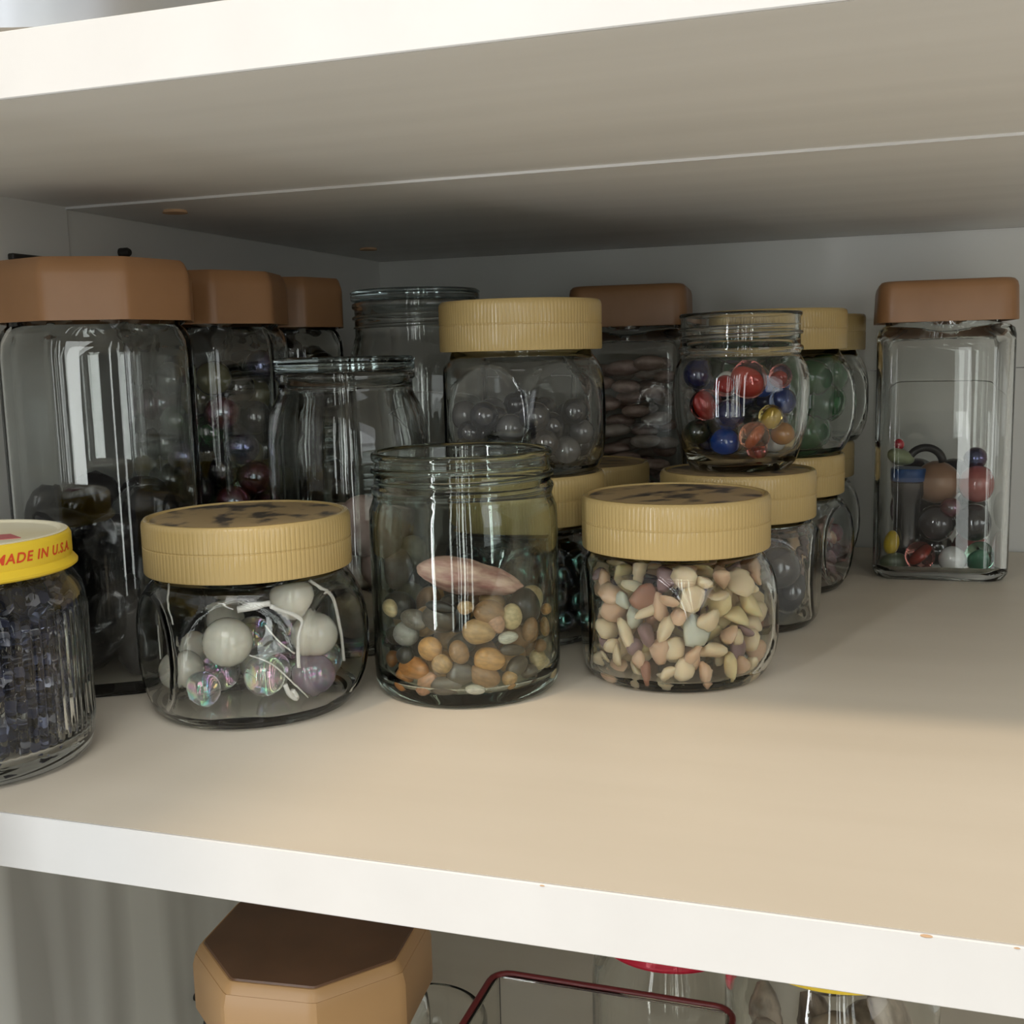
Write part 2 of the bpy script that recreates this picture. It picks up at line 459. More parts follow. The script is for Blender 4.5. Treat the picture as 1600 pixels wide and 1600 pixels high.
J_3 = tall_oct(-0.2955, 0.2085, 0, 0.0375, math.radians(-52.5), 'middle tall brown-lidded jar filled to the top with shiny dark marbles')
J_4 = tall_oct(-0.3015, 0.2875, 0, 0.0345, ph8(-0.302, 0.288, 20), 'rear tall brown-lidded jar in the corner filled with small dark beads', H=0.168)

# rounded square tall jars
def rsq(half, rad):
    def f(r, z, key, a):
        if key is None: return r
        h = half * key; c = rad * key
        d = (a + PI / 4) % (PI / 2) - PI / 4
        # ray against rounded square
        ca, sa = math.cos(d), abs(math.sin(d))
        t = h / ca
        if t * sa > h - c:
            # corner circle centre (h-c, h-c)
            px = h - c; b = px * (ca + sa); q = 2 * px * px - c * c
            t = b + math.sqrt(max(b * b - q, 0))
        return t
    return f
def square_jar(x, y, half, label, H, lidz, rz, rad=0.009):
    root = thing('square_jar', (x, y, 0), label, 'jar', 'tall rounded square jars with brown lids', rz)
    k = lambda d: (half - d) / half
    outer = [(0, 0.0016), (1, 0.0008, k(0.007)), (1, 0.0, k(0.0045)), (1, 0.0012, k(0.002)), (1, 0.005, 1.0), (1, 0.06, 1.0), (1, lidz - 0.008, 1.0), (1, lidz - 0.004, k(0.0008)), (1, lidz - 0.0022, k(0.0030)), (1, lidz - 0.0016, k(0.0050)), (half * 0.86, lidz), (half * 0.86, H - 0.005), (half * 0.84, H - 0.004)]
    inner = [(half * 0.80, H - 0.004), (half * 0.80, lidz - 0.002), (1, lidz - 0.006, k(0.005)), (1, lidz - 0.010, k(0.0026)), (1, 0.06, k(0.0026)), (1, 0.008, k(0.0026)), (1, 0.0050, k(0.006)), (0, 0.0042)]
    me = revolve('glass_body', outer + inner, 144, rsq(half, rad))
    link('glass_body', me, 'glass', root, None, None, True, 45)
    h = H - lidz; t = 0.0016
    lp = [(0, h - t), (1, h - t - 0.0008, k(t + 0.0008)), (1, 0.0, k(t)), (1, 0.0, 1.0), (1, 0.0005, 1.003), (1, h - 0.0045, 0.985), (1, h - 0.002, 0.97), (1, h - 0.0004, 0.93), (1, h, 0.89), (0, h)]
    l = link('lid', revolve('lid', lp, 144, rsq(half * 1.02, rad)), 'brown', root, (0, 0, lidz), None, True, 35)
    l['label'] = 'brown plastic lid with rounded corners'
    return root
J_R = square_jar(0.0315, 0.420, 0.0345, 'tall rounded square jar with brown lid and toys and marbles, standing apart from the others', 0.160, 0.1385, 0.03)
J_19 = square_jar(-0.1455, 0.4395, 0.0345, 'tall brown-lidded jar of pale pink shells against the back wall', 0.1655, 0.1415, 0.10)

# ------------------------------------------------------------------ round jars
def helix(R, z0, pitch, turns, a0=0.0, n=90):
    return [(R * math.cos(a0 + 2 * PI * turns * i / n), R * math.sin(a0 + 2 * PI * turns * i / n), z0 + pitch * turns * i / n) for i in range(n + 1)]
# open pebble jar
PX, PY = -0.1505, 0.152
J_P = thing('open_jar', (PX, PY, 0), 'open lidless glass jar of river pebbles between two gold lids', 'jar')
po = [(0, 0.0022), (0.0270, 0.0014), (0.0305, 0.0002), (0.0330, 0.0004), (0.0347, 0.0022), (0.0357, 0.006), (0.0360, 0.012), (0.0360, 0.03), (0.0360, 0.05), (0.0360, 0.066), (0.0357, 0.070), (0.0346, 0.0728), (0.0340, 0.0748),
      (0.0346, 0.0766), (0.0349, 0.0776), (0.0344, 0.0786), (0.0336, 0.0794), (0.0335, 0.0880), (0.0342, 0.0888), (0.0345, 0.0900), (0.0342, 0.0912), (0.0334, 0.0917)]
pi_ = [(0.0322, 0.0915), (0.0316, 0.0900), (0.0314, 0.0800), (0.0316, 0.0740), (0.0326, 0.0710), (0.0334, 0.067), (0.0336, 0.05), (0.0336, 0.03), (0.0335, 0.012), (0.0328, 0.008), (0.0300, 0.0056), (0, 0.0048)]
link('glass_body', revolve('glass_body', po + pi_, 128), 'glass_green', J_P, None, None, True, 60)
azp = az_to_cam(PX, PY)
link('screw_thread', tube_mesh('screw_thread', helix(0.0338, 0.0806, 0.0042, 1.35, azp - 1.5, 110), lambda t: 0.0011 * min(1, 8 * t, 8 * (1 - t)) + 1e-5, 8), 'glass_green', J_P, None, None, True)

# open marble jar on top of J_14
MX, MY, MZ = -0.0615, 0.281, 0.0716
J_M = thing('open_jar', (MX, MY, MZ), 'small open glass jar of colourful marbles stacked on a gold lid', 'jar')
def sup(r, z, key, a):
    if key is None: return r
    c, s = abs(math.cos(a - 0.35)), abs(math.sin(a - 0.35)); e = key
    return r / ((c ** e + s ** e) ** (1 / e))
mo = [(0, 0.0014), (0.017, 0.0008), (0.0205, 0.0), (0.0225, 0.0008), (0.0245, 0.0045, 2.5), (0.0265, 0.010, 2.5), (0.0285, 0.018, 2.6), (0.0296, 0.027, 2.6), (0.0300, 0.036, 2.6), (0.0298, 0.043, 2.6), (0.0290, 0.0475, 2.4), (0.0278, 0.0500, 2.2), (0.0270, 0.0518),
      (0.0272, 0.0535), (0.0283, 0.0545), (0.0283, 0.0558), (0.0272, 0.0568), (0.0270, 0.0600), (0.0270, 0.0690), (0.0276, 0.0698), (0.0277, 0.0708), (0.0272, 0.0714)]
mi = [(0.0258, 0.0712), (0.0250, 0.0700), (0.0249, 0.0560), (0.0252, 0.0520), (0.0266, 0.0480, 2.2), (0.0274, 0.043, 2.6), (0.0277, 0.036, 2.6), (0.0273, 0.027, 2.6), (0.0262, 0.018, 2.6), (0.0243, 0.0105, 2.5), (0.0215, 0.0060, 2.4), (0.016, 0.0042), (0, 0.0038)]
link('glass_body', revolve('glass_body', mo + mi, 128, sup), 'glass', J_M, None, None, True, 60)
link('screw_thread', tube_mesh('screw_thread', helix(0.0273, 0.0600, 0.0036, 1.6, az_to_cam(MX, MY) - 2.2, 110), lambda t: 0.0009 * min(1, 8 * t, 8 * (1 - t)) + 1e-5, 8), 'glass', J_M, None, None, True)

# clear jars with flat clear lids
def clear_jar(x, y, R, H, label, lidR, lidh, neckR, zs, ph=0.0):
    root = thing('clear_lid_jar', (x, y, 0), label, 'jar', 'clear glass jars with flat clear lids')
    zt = H - lidh
    o = [(0, 0.0018), (R * 0.80, 0.0010), (R * 0.90, 0.0), (R * 0.96, 0.0016), (R, 0.006), (R, 0.03), (R, zs - 0.012), (R * 0.99, zs - 0.006), (R * 0.955, zs), (R * 0.915, zs + 0.004), (neckR + 0.0008, zs + 0.0075), (neckR, zs + 0.0095),
         (neckR, zt - 0.004), (neckR + 0.0012, zt - 0.003), (neckR + 0.0012, zt - 0.001), (neckR, zt - 0.0002)]
    i = [(neckR - 0.0024, zt - 0.0002), (neckR - 0.0026, zs + 0.009), (R * 0.915 - 0.0028, zs + 0.002), (R * 0.955 - 0.0026, zs - 0.002), (R - 0.0024, zs - 0.012), (R - 0.0024, 0.03), (R - 0.0024, 0.008), (R * 0.85, 0.0050), (0, 0.0045)]
    link('glass_body', revolve('glass_body', o + i, 112), 'glass_wavy', root, None, None, True, 60)
    lp = [(0, 0.0), (lidR - 0.0030, 0.0), (lidR - 0.0008, 0.0002), (lidR, 0.0010), (lidR, lidh * 0.55), (lidR - 0.0006, lidh * 0.62), (lidR + 0.0002, lidh * 0.70), (lidR + 0.0002, lidh - 0.0012), (lidR - 0.0010, lidh - 0.0002), (lidR - 0.004, lidh), (0, lidh)]
    l = link('lid', revolve('lid', lp, 112), 'greylid', root, (0, 0, zt + 0.0001), None, True, 45)
    l['label'] = 'flat clear grey lid'
    return root
J_6 = clear_jar(-0.2243, 0.2045, 0.0352, 0.1275, 'clear glass jar with flat clear lid and pale stones at its base', 0.0308, 0.0065, 0.0295, 0.103)
J_5 = clear_jar(-0.231, 0.302, 0.0365, 0.1610, 'tall empty clear jar with flat grey lid near the corner', 0.0335, 0.0060, 0.0318, 0.128)
link('screw_thread', tube_mesh('screw_thread', helix(0.0322, 0.1415, 0.005, 1.5, az_to_cam(-0.231, 0.302) - 2.0, 100), lambda t: 0.001 * min(1, 8 * t, 8 * (1 - t)) + 1e-5, 8), 'glass', J_5, None, None, True)

# ribbed jar with the yellow lid
YX, YY = -0.2775, 0.035
J_Y = thing('yellow_lid_jar', (YX, YY, 0), 'ribbed glass jar with yellow lettered metal lid and blue filling', 'jar')
yo = [(0, 0.002), (0.028, 0.0012), (0.0315, 0.0), (0.0345, 0.0018), (0.0358, 0.006), (0.0360, 0.010), (0.0360, 0.0115, 1), (0.0360, 0.030, 1), (0.0360, 0.0490, 1), (0.0360, 0.0505), (0.0357, 0.0540), (0.0345, 0.0575), (0.0325, 0.0605), (0.0308, 0.0625), (0.0304, 0.0640), (0.0304, 0.0715), (0.0296, 0.0722)]
yi = [(0.0280, 0.0722), (0.0278, 0.0640), (0.0296, 0.0600), (0.0325, 0.0550), (0.0335, 0.0500), (0.0336, 0.030), (0.0335, 0.010), (0.031, 0.0062), (0, 0.0052)]
link('glass_body', revolve('glass_body', yo + yi, 72 * 8, lambda r, z, k, a: r + (0.00045 * abs(math.cos(36 * a)) if k else 0)), 'glass', J_Y, None, None, True, 60)
ylz = 0.0625
LR = 0.0330
yp = [(0, 0.0098), (LR - 0.0012, 0.0098), (LR - 0.0010, 0.0004), (LR + 0.0006, 0.0), (LR + 0.0014, 0.0006), (LR + 0.0015, 0.0014), (LR + 0.0006, 0.0026), (LR - 0.0002, 0.0034), (LR, 0.0042), (LR, 0.0100), (LR - 0.0006, 0.0112), (LR - 0.0018, 0.0118), (LR - 0.003, 0.0117), (LR - 0.0038, 0.0110), (0, 0.0110)]
YL = link('lid', revolve('lid', yp, 128), 'yellow', J_Y, (0, 0, ylz), None, True, 40)
YL['label'] = 'yellow metal screw lid with red lettering'
link('lid_disc', revolve('lid_disc', [(0, 0.01115), (LR - 0.0042, 0.01115), (LR - 0.0036, 0.0114), (LR - 0.0030, 0.01182), (LR - 0.0019, 0.01195), (LR - 0.0010, 0.01165), (LR - 0.0012, 0.01135), (LR - 0.0019, 0.0117), (LR - 0.003, 0.01155), (LR - 0.0037, 0.01105), (0, 0.01105)], 96), 'cream', YL)['label'] = 'cream painted lid top'
def wrap_text(txt, R, size, z, a0, mat, parent, shear=0.25):
    cu = bpy.data.curves.new('lettering', 'FONT')
    cu.body = txt; cu.size = size; cu.shear = shear; cu.offset = size * 0.022; cu.resolution_u = 3; cu.space_character = 1.12
    tmp = bpy.data.objects.new('lettering_tmp', cu); COL.objects.link(tmp)
    dg = bpy.context.evaluated_depsgraph_get(); dg.update()
    me = bpy.data.meshes.new_from_object(tmp.evaluated_get(dg))
    bpy.data.objects.remove(tmp); bpy.data.curves.remove(cu)
    for v in me.vertices:
        a = a0 + v.co.x / R
        v.co = Vector((R * math.cos(a), R * math.sin(a), z + v.co.y))
    return link('lettering', me, mat, parent)
azy = az_to_cam(YX, YY)
me_w = 0.0043
wrap_text('MADE IN U.S.A. ', LR + 0.00012, me_w, 0.0056, azy + math.radians(14), 'red', YL)['label'] = 'red lettering on the yellow lid'
bm = bmesh.new()
patch = ((-0.010, -0.006), (0.008, -0.007), (0.0055, 0.0035), (-0.008, 0.0045))
lo_v = [bm.verts.new((x, y, -0.0002)) for x, y in patch]; hi_v = [bm.verts.new((x, y, 0.0001)) for x, y in patch]
bm.faces.new(hi_v); bm.faces.new(lo_v[::-1])
for k in range(4): bm.faces.new((lo_v[k], lo_v[(k + 1) % 4], hi_v[(k + 1) % 4], hi_v[k]))
link('red_mark', to_mesh('red_mark', bm), 'rose', YL, (0.0095 * math.cos(azy) + 0.009 * math.cos(azy + PI / 2), 0.0095 * math.sin(azy) + 0.009 * math.sin(azy + PI / 2), 0.01128), (0, 0, azy + PI / 2))['label'] = 'faded red printed patch'

# ------------------------------------------------------------------ contents: shared small meshes
def ico(name, sub, r=1.0, noise=0.0, seed=0, squash=(1, 1, 1), flat=False):
    bm = bmesh.new(); bmesh.ops.create_icosphere(bm, subdivisions=sub, radius=r)
    g = random.Random(seed)
    dirs = [(Vector((g.gauss(0, 1), g.gauss(0, 1), g.gauss(0, 1))).normalized(), g.uniform(-1, 1)) for _ in range(7)]
    for v in bm.verts:
        d = v.co.normalized(); f = 1.0
        for q, am in dirs: f += noise * am * max(0, d.dot(q)) ** 2
        v.co = Vector((v.co[i] * f * squash[i] for i in range(3)))
    me = to_mesh(name, bm)
    if not flat: me.polygons.foreach_set('use_smooth', [True] * len(me.polygons))
    return me
_variant = {}
def variant(base, key, mat):
    """a copy of a mesh per material, shared by all alike pieces"""
    k = (base.name, mat if isinstance(mat, str) else mat.name)
    if k not in _variant:
        m = base.copy(); m.materials.clear(); m.materials.append(M[mat] if isinstance(mat, str) else mat)
        _variant[k] = m
    return _variant[k]
SPH = ico('bead', 3)
SPH_LO = ico('small_bead', 2)
PEBS = [ico('pebble', 3, 1, 0.28, s) for s in range(6)]
def flake(seed):
    g = random.Random(seed); bm = bmesh.new()
    for i in range(11):
        d = Vector((g.gauss(0, 1), g.gauss(0, 1), g.gauss(0, 1))).normalized()
        bm.verts.new((d.x * g.uniform(1.1, 1.5), d.y * g.uniform(1.0, 1.3), d.z * g.uniform(0.6, 0.8)))
    r = bmesh.ops.convex_hull(bm, input=bm.verts[:])
    bmesh.ops.delete(bm, geom=[v for v in bm.verts if not v.link_faces], context='VERTS')
    bmesh.ops.subdivide_edges(bm, edges=bm.edges[:], cuts=1, use_grid_fill=True)
    for _ in range(2): bmesh.ops.smooth_vert(bm, verts=bm.verts[:], factor=0.5, use_axis_x=True, use_axis_y=True, use_axis_z=True)
    me = to_mesh('chip', bm)
    me.polygons.foreach_set('use_smooth', [True] * len(me.polygons)); return me
CHIPS = [flake(60 + s) for s in range(8)]
DISCS = [ico('disc', 2, 1, 0.18, 40 + s, (1.2, 1.0, 0.42)) for s in range(4)]

def put(name, base, mat, loc, scale, rot=(0, 0, 0), label=None, cat=None, group=None):
    me = variant(base, name, mat)
    o = bpy.data.objects.new(name, me); COL.objects.link(o)
    o.location = loc
    o.scale = scale if hasattr(scale, '__len__') else (scale,) * 3
    o.rotation_euler = rot
    return tag(o, label, cat, group)
def pack(radii, Rin, z0, fixed=(), tries=160, ztop=1.0, shape=None):
    """drop spheres one after another to the lowest free spot in a round jar; returns [(x, y, z, r)]"""
    pts = [np.array(f, float) for f in fixed]
    out = []
    for r in radii:
        k = tries
        ang = nrng.uniform(0, 2 * PI, k); rad = (Rin - r) * np.sqrt(nrng.uniform(0, 1, k))
        m = nrng.uniform(0, 1, k) < 0.55
        rad[m] = Rin - r                                  # many touch the glass
        X, Y = rad * np.cos(ang), rad * np.sin(ang)
        Z = np.full(k, z0 + r)
        if pts:
            P = np.array(pts)
            d2 = (X[:, None] - P[None, :, 0]) ** 2 + (Y[:, None] - P[None, :, 1]) ** 2
            rr = (r + P[None, :, 3]) ** 2 - d2
            zz = np.where(rr > 0, P[None, :, 2] + np.sqrt(np.maximum(rr, 0)), -1)
            Z = np.maximum(Z, zz.max(axis=1))
        i = int(np.argmin(Z))
        if Z[i] + r > ztop: break
        q = np.array((X[i], Y[i], Z[i], r)); pts.append(q); out.append(tuple(q))
    return out
def rrot():
    return (rnd.uniform(0, 6.28), rnd.uniform(0, 6.28), rnd.uniform(0, 6.28))
def at(jx, jy, alpha, rho, z):
    a = az_to_cam(jx, jy) + math.radians(alpha)
    return Vector((jx + rho * math.cos(a), jy + rho * math.sin(a), z))

ORD = ['bottom', 'second', 'third', 'fourth', 'fifth', 'sixth', 'seventh', 'eighth', 'ninth', 'tenth', 'eleventh', 'twelfth', 'thirteenth']
_seen = {}
def placed(what, where, jx, jy, x, y, z, layer):
    """label that says in which layer and on which side of its jar a piece lies; None for those behind the others"""
    al = math.degrees((math.atan2(y, x) - az_to_cam(jx, jy) + PI) % (2 * PI) - PI)
    rho = math.hypot(x, y)
    if abs(al) > 84 or rho < 0.014: return None
    cols = ['far left', 'left', 'left of centre', 'centre', 'right of centre', 'right', 'far right']
    c = cols[min(6, int((al + 84) / 24))]
    n = max(0, int(round(z / layer)))
    lab = '%s, %s layer up, %s, in %s' % (what, ORD[min(n, 12)], c, where)
    k = _seen.get(lab, 0); _seen[lab] = k + 1
    if k == 1: lab = lab.replace(', in ', ', beside another, in ', 1)
    return lab
# ---- pebbles of the open jar
PEBC = {'g': ((150, 145, 138), 'blue-grey'), 'o': ((196, 146, 88), 'orange-tan'), 't': ((188, 150, 104), 'tan'), 'w': ((208, 202, 186), 'white'), 'c': ((208, 184, 140), 'cream'),
        'b': ((156, 118, 82), 'brown'), 'r': ((176, 116, 58), 'amber'), 'p': ((188, 142, 112), 'pinkish'), 'd': ((92, 80, 68), 'dark grey-brown'), 'k': ((56, 48, 42), 'black'), 'e': ((112, 102, 92), 'grey')}
for k, (c, n) in PEBC.items():
    a = lin(c); b_ = tuple(x * 0.72 for x in a)
    M['peb_' + k] = mottled('pebble_' + n, b_, tuple(min(1, x * 1.12) for x in a), 1.6, 0.32, (1, 1, 2.0), lo=0.32, hi=0.66, spec=0.5)
TAB = [(-50.8, 25.9, 11.8, 9.5, 0, 'g'), (-27.5, 21.0, 8.8, 8.8, 30, 'o'), (7.7, 26.8, 12.5, 10.2, 15, 't'), (14.7, 16.7, 10.8, 7.8, 10, 'o'), (28.5, 24.6, 8.1, 4.4, 0, 'w'), (33.8, 32.3, 8.1, 10.2, 20, 'c'), (17.1, 35.1, 12.2, 8.8, 20, 'b'),
       (-5.5, 20.4, 6.8, 8.8, -20, 'b'), (-19.0, 15.4, 7.8, 8.1, 40, 't'), (-42.8, 12.6, 12.9, 7.4, 5, 'r'), (-86.0, 10.4, 7.4, 6.8, 0, 'r'), (-51.1, 8.9, 7.4, 8.1, 30, 'r'), (-30.3, 9.0, 9.5, 6.8, -40, 'p'), (11.4, 10.3, 12.2, 8.8, 35, 'b'),
       (28.9, 8.4, 6.1, 6.8, 0, 't'), (61.1, 12.5, 7.8, 6.4, 0, 'c'), (72.9, 8.7, 7.4, 8.8, -50, 'c'), (31.4, 20.1, 10.2, 4.7, 5, 'd'), (36.1, 13.2, 10.8, 6.8, -25, 'd'), (48.8, 25.5, 6.1, 8.8, 20, 'b'), (74.9, 30.1, 6.8, 4.7, 10, 'o'),
       (86.0, 21.7, 4.7, 6.8, 10, 't'), (-20.0, 32.2, 12.9, 10.2, 30, 'd'), (-16.8, 37.8, 10.8, 4.7, 5, 'k'), (-39.0, 32.1, 12.2, 7.4, 15, 'e'), (-67.2, 33.6, 9.5, 6.1, 10, 'c'), (-0.5, 36.8, 6.1, 5.4, 0, 't'), (-6.0, 12.0, 9.5, 8.1, 0, 'd'),
       (-14.9, 8.0, 11.9, 6.0, 0, 'e'), (4.2, 7.3, 6.8, 3.4, 0, 'w'), (61.7, 18.2, 7.4, 4.7, 0, 'b'), (-48.5, 17.1, 7.4, 6.8, 0, 'k'), (47.4, 8.6, 6.8, 6.8, 0, 'd'), (19.8, 30.8, 5.4, 8.1, -30, 'p')]
UNIQUE_PEB = {0: 'smooth blue-grey pebble near the glass below the pink stone', 4: 'small white oval pebble beside the large tan one', 5: 'cream pebble with a small pit under the end of the pink stone', 23: 'flat black pebble directly under the pink stone',
              29: 'little white pebble at the very bottom of the pebble jar', 2: 'largest tan pebble at the middle front of the pebble jar'}
fixed = []
for i, (al, z, w_, h_, ro, c) in enumerate(TAB):
    dpt = min(w_, h_) * 0.42
    rho = 0.0330 - dpt * 0.001 * 1.15
    p = at(PX, PY, al, rho, z * 0.001)
    a = az_to_cam(PX, PY) + math.radians(al)
    # local axes: x = tangent (image right), y = radial, z = up
    rot = Matrix((Vector((-math.sin(a), math.cos(a), 0)), Vector((-math.cos(a), -math.sin(a), 0)), Vector((0, 0, 1)))).transposed() @ Matrix.Rotation(math.radians(ro), 3, 'Y')
    o = put('pebble', PEBS[i % 6], 'peb_' + c, p, (w_ * 0.0005, dpt * 0.001, h_ * 0.0005), rot.to_euler(),
            UNIQUE_PEB.get(i) or placed(PEBC[c][1] + (' oval' if w_ > 1.25 * h_ or h_ > 1.25 * w_ else ' round') + ' pebble', 'the open pebble jar', PX, PY, p.x - PX, p.y - PY, z * 0.001 - 0.006, 0.006) or (PEBC[c][1] + ' pebble at the side of the open pebble jar'), 'pebble', PEBC[c][1] + ' pebbles in the open jar')
    fixed.append((p.x - PX, p.y - PY, p.z, max(w_, h_) * 0.00042))
for x, y, z, r in pack([rnd.uniform(0.0048, 0.0066) for _ in range(70)], 0.0325, 0.0052, fixed, ztop=0.0405):
    c = rnd.choice('otbbrddekct')
    put('pebble', PEBS[rnd.randrange(6)], 'peb_' + c, (PX + x, PY + y, z), (r * 1.08, r * 0.98, r * 0.85), rrot(), PEBC[c][1] + ' river pebble deeper inside the open pebble jar', 'pebble', PEBC[c][1] + ' inner pebbles in the open jar')
def rock_mesh():
    from mathutils import noise
    me = ico('pink_stone', 5, 1, 0.18, 12)
    for v in me.vertices:
        n = noise.noise(v.co * 1.3 + Vector((3, 1, 7))) * 0.14 + noise.noise(v.co * 3.1) * 0.06 + noise.noise(v.co * 9) * 0.02
        v.co = v.co * (1 + n)
        if v.co.x > 0: v.co.z *= 1 - 0.18 * min(1, v.co.x)
    return me
M['pinkrock'] = mottled('pink_stone', lin((172, 116, 108)), lin((226, 190, 170)), 1.9, 0.45, (1, 1, 1.5), lo=0.3, hi=0.7, bump=0.3)
a = az_to_cam(PX, PY)
o = put('pink_stone', rock_mesh(), 'pinkrock', at(PX, PY, 3.0, 0.012, 0.0446), (0.0188, 0.0085, 0.0070), (0.0, math.radians(10), a + PI / 2), 'long rough pink stone lying on top of the pebbles', 'stone')

# ---- beads and strings of the nearest gold jar
AX, AY = -0.2203, 0.112
M['pearl'] = plain('white_pearl', (0.84, 0.81, 0.70), 0.12, 0.6, coat=0.5, film=520, fior=1.5, sss=0.3)
def vary_film(m, lo, hi, scale=1.3):
    nt = m.node_tree; b = nt.nodes['Principled BSDF']
    tc = nt.nodes.new('ShaderNodeTexCoord'); n = nt.nodes.new('ShaderNodeTexNoise'); n.inputs['Scale'].default_value = scale; n.inputs['Detail'].default_value = 1.0
    mr = nt.nodes.new('ShaderNodeMapRange'); mr.inputs['From Min'].default_value = 0.3; mr.inputs['From Max'].default_value = 0.7; mr.inputs['To Min'].default_value = lo; mr.inputs['To Max'].default_value = hi
    nt.links.new(tc.outputs['Object'], n.inputs['Vector']); nt.links.new(n.outputs['Fac'], mr.inputs['Value']); nt.links.new(mr.outputs[0], b.inputs['Thin Film Thickness'])
vary_film(M['pearl'], 250, 700)
M['ab_clear'] = plain('iridescent_clear', (0.88, 0.88, 0.86), 0.03, 0.8, trans=0.85, ior=1.5, film=420)
M['ab_violet'] = plain('iridescent_violet', (0.50, 0.42, 0.52), 0.05, 0.8, trans=0.5, ior=1.5, film=560)
vary_film(M['ab_clear'], 230, 720); vary_film(M['ab_violet'], 300, 800)
beads = [(-25.1, 0.0215, 0.0284, 0.0089, 'pearl', 'large milky white bead at the front of the bead jar'), (38.0, 0.0225, 0.0420, 0.0080, 'pearl', 'milky white bead highest in the bead jar, under the lid'),
         (66, 0.0232, 0.0262, 0.0082, 'pearl', 'milky white bead beside the loose strings'), (-48.1, 0.0255, 0.0112, 0.0066, 'ab_clear', 'clear iridescent bead lowest in the front of the bead jar'),
         (7.0, 0.0245, 0.0165, 0.0074, 'ab_clear', 'clear iridescent bead under the large white one'), (60, 0.0235, 0.0118, 0.0074, 'ab_violet', 'violet iridescent bead at the side of the bead jar')]
fx = []
for al, rho, z, r, m, lab in beads:
    p = at(AX, AY, al, rho, z)
    put('bead', SPH, m, p, r, rrot(), lab, 'bead', 'round beads in the bead jar'); fx.append((p.x - AX, p.y - AY, p.z, r))
for i, (x, y, z, r) in enumerate(pack([0.0075] * 12, 0.0335, 0.0046, fx, ztop=0.040)):
    m = ('ab_clear', 'ab_clear', 'pearl')[i % 3]
    put('bead', SPH, m, (AX + x, AY + y, z), r, rrot(), ('milky white' if m == 'pearl' else 'clear iridescent') + ' bead at the rear of the bead jar', 'bead', ('white' if m == 'pearl' else 'clear') + ' beads at the rear of the bead jar')
STR = [([(-57.6, 50.0), (-62.4, 42.6), (-57.9, 35.4)], 0.35, 'short white string end hanging by the left corner of the bead jar'), ([(-20.7, 44.6), (-11.2, 42.7)], 0.25, 'tiny curled string below the lid of the bead jar'),
       ([(-9.1, 42.3), (1.3, 42.9), (10.8, 43.3)], 1.1, 'thick white tape end below the lid of the bead jar'), ([(10.7, 42.3), (30.4, 36.2), (28.5, 30.7), (27.9, 25.1), (28.0, 19.3)], 0.75, 'white cord bent down along the corner of the bead jar'),
       ([(38.1, 49.3), (45.3, 46.2), (60, 40.7), (70, 28.3), (74, 22.7), (78, 14.6)], 0.6, 'long frayed white cord beside the two upper white beads'), ([(-3.4, 26.3), (5.8, 23.9), (14.0, 20.1), (31.9, 8.2)], 0.28, 'fine thread crossing in front of the clear beads'),
       ([(7.0, 36.4), (15.0, 30.1), (24.8, 24.8)], 0.28, 'fine straight thread in the middle of the bead jar'), ([(-84.5, 32.6), (-84.6, 26.6), (-82, 20.4)], 0.28, 'fine thread in the side pane of the bead jar'),
       ([(17.9, 14.1), (21.0, 9.9), (24.5, 8.8), (22.3, 11.7)], 0.9, 'white knot near the bottom of the bead jar')]
for pts, r, lab in STR:
    P = smooth_path([at(AX, AY, al, 0.0326 - r * 0.001, z * 0.001) for al, z in pts], 6)
    me = tube_mesh('string', P, r * 0.001, 8)
    me.polygons.foreach_set('use_smooth', [True] * len(me.polygons))
    tag(link('string', me, 'thread'), lab, 'string', 'strings in the bead jar')

# ---- sea-glass chips
CX, CY = -0.0757, 0.1896
CHC = [('cream', (226, 206, 172), 16), ('pale yellow', (226, 208, 160), 6), ('peach', (212, 180, 150), 8), ('mauve', (140, 116, 116), 4), ('brown', (158, 116, 96), 3), ('sage green', (196, 190, 162), 1), ('aqua', (194, 198, 182), 1)]
bag = [i for i, c in enumerate(CHC) for _ in range(c[2])]
for n, c, _ in CHC: M['chip_' + n] = plain('sea_glass_' + n, tuple(min(0.95, x * 1.1) for x in lin(c)), 0.4, sss=0.6)
for x, y, z, r in pack([rnd.choice((0.0028, 0.0034, 0.0039, 0.0043)) for _ in range(900)], 0.0336, 0.0044, tries=120, ztop=0.0490):
    if math.hypot(x, y) < 0.0205 and z < 0.0420: continue      # the hidden core of the heap
    n = CHC[rnd.choice(bag)][0]
    put('sea_glass_chip', CHIPS[rnd.randrange(8)], 'chip_' + n, (CX + x, CY + y, z), r * 1.60, rrot(), placed(n + ' chip', 'the sea-glass jar', CX, CY, x, y, z - 0.0085, 0.0062) or n + ' frosted chip behind the others in the jar of sea glass', 'sea glass', n + ' sea-glass chips')
core = ico('core', 3); 
# ---- dark pearls etc. in gold jars
M['dk_pearl'] = plain('dark_pearl', (0.030, 0.031, 0.040), 0.12, 0.8, coat=0.8, film=380, fior=1.6)
M['silver_pearl'] = plain('silver_pearl', (0.13, 0.126, 0.125), 0.14, 0.7, coat=0.6)
M['black_ab'] = plain('black_iridescent', (0.012, 0.013, 0.02), 0.10, 0.9, coat=0.8, film=330)
M['dk_marble'] = plain('dark_marble', (0.03, 0.03, 0.034), 0.08, 0.8, coat=0.8)
M['copper_marble'] = plain('copper_marble', (0.14, 0.07, 0.04), 0.12, 0.9, coat=0.8, film=520)
M['green_glass'] = plain('green_glass_stone', (0.02, 0.10, 0.035), 0.12, 0.6)
M['rosy'] = plain('rosy_chip', (0.28, 0.17, 0.14), 0.35)
M['red_bead'] = plain('red_bead', (0.55, 0.01, 0.03), 0.1, 0.8, coat=0.8)
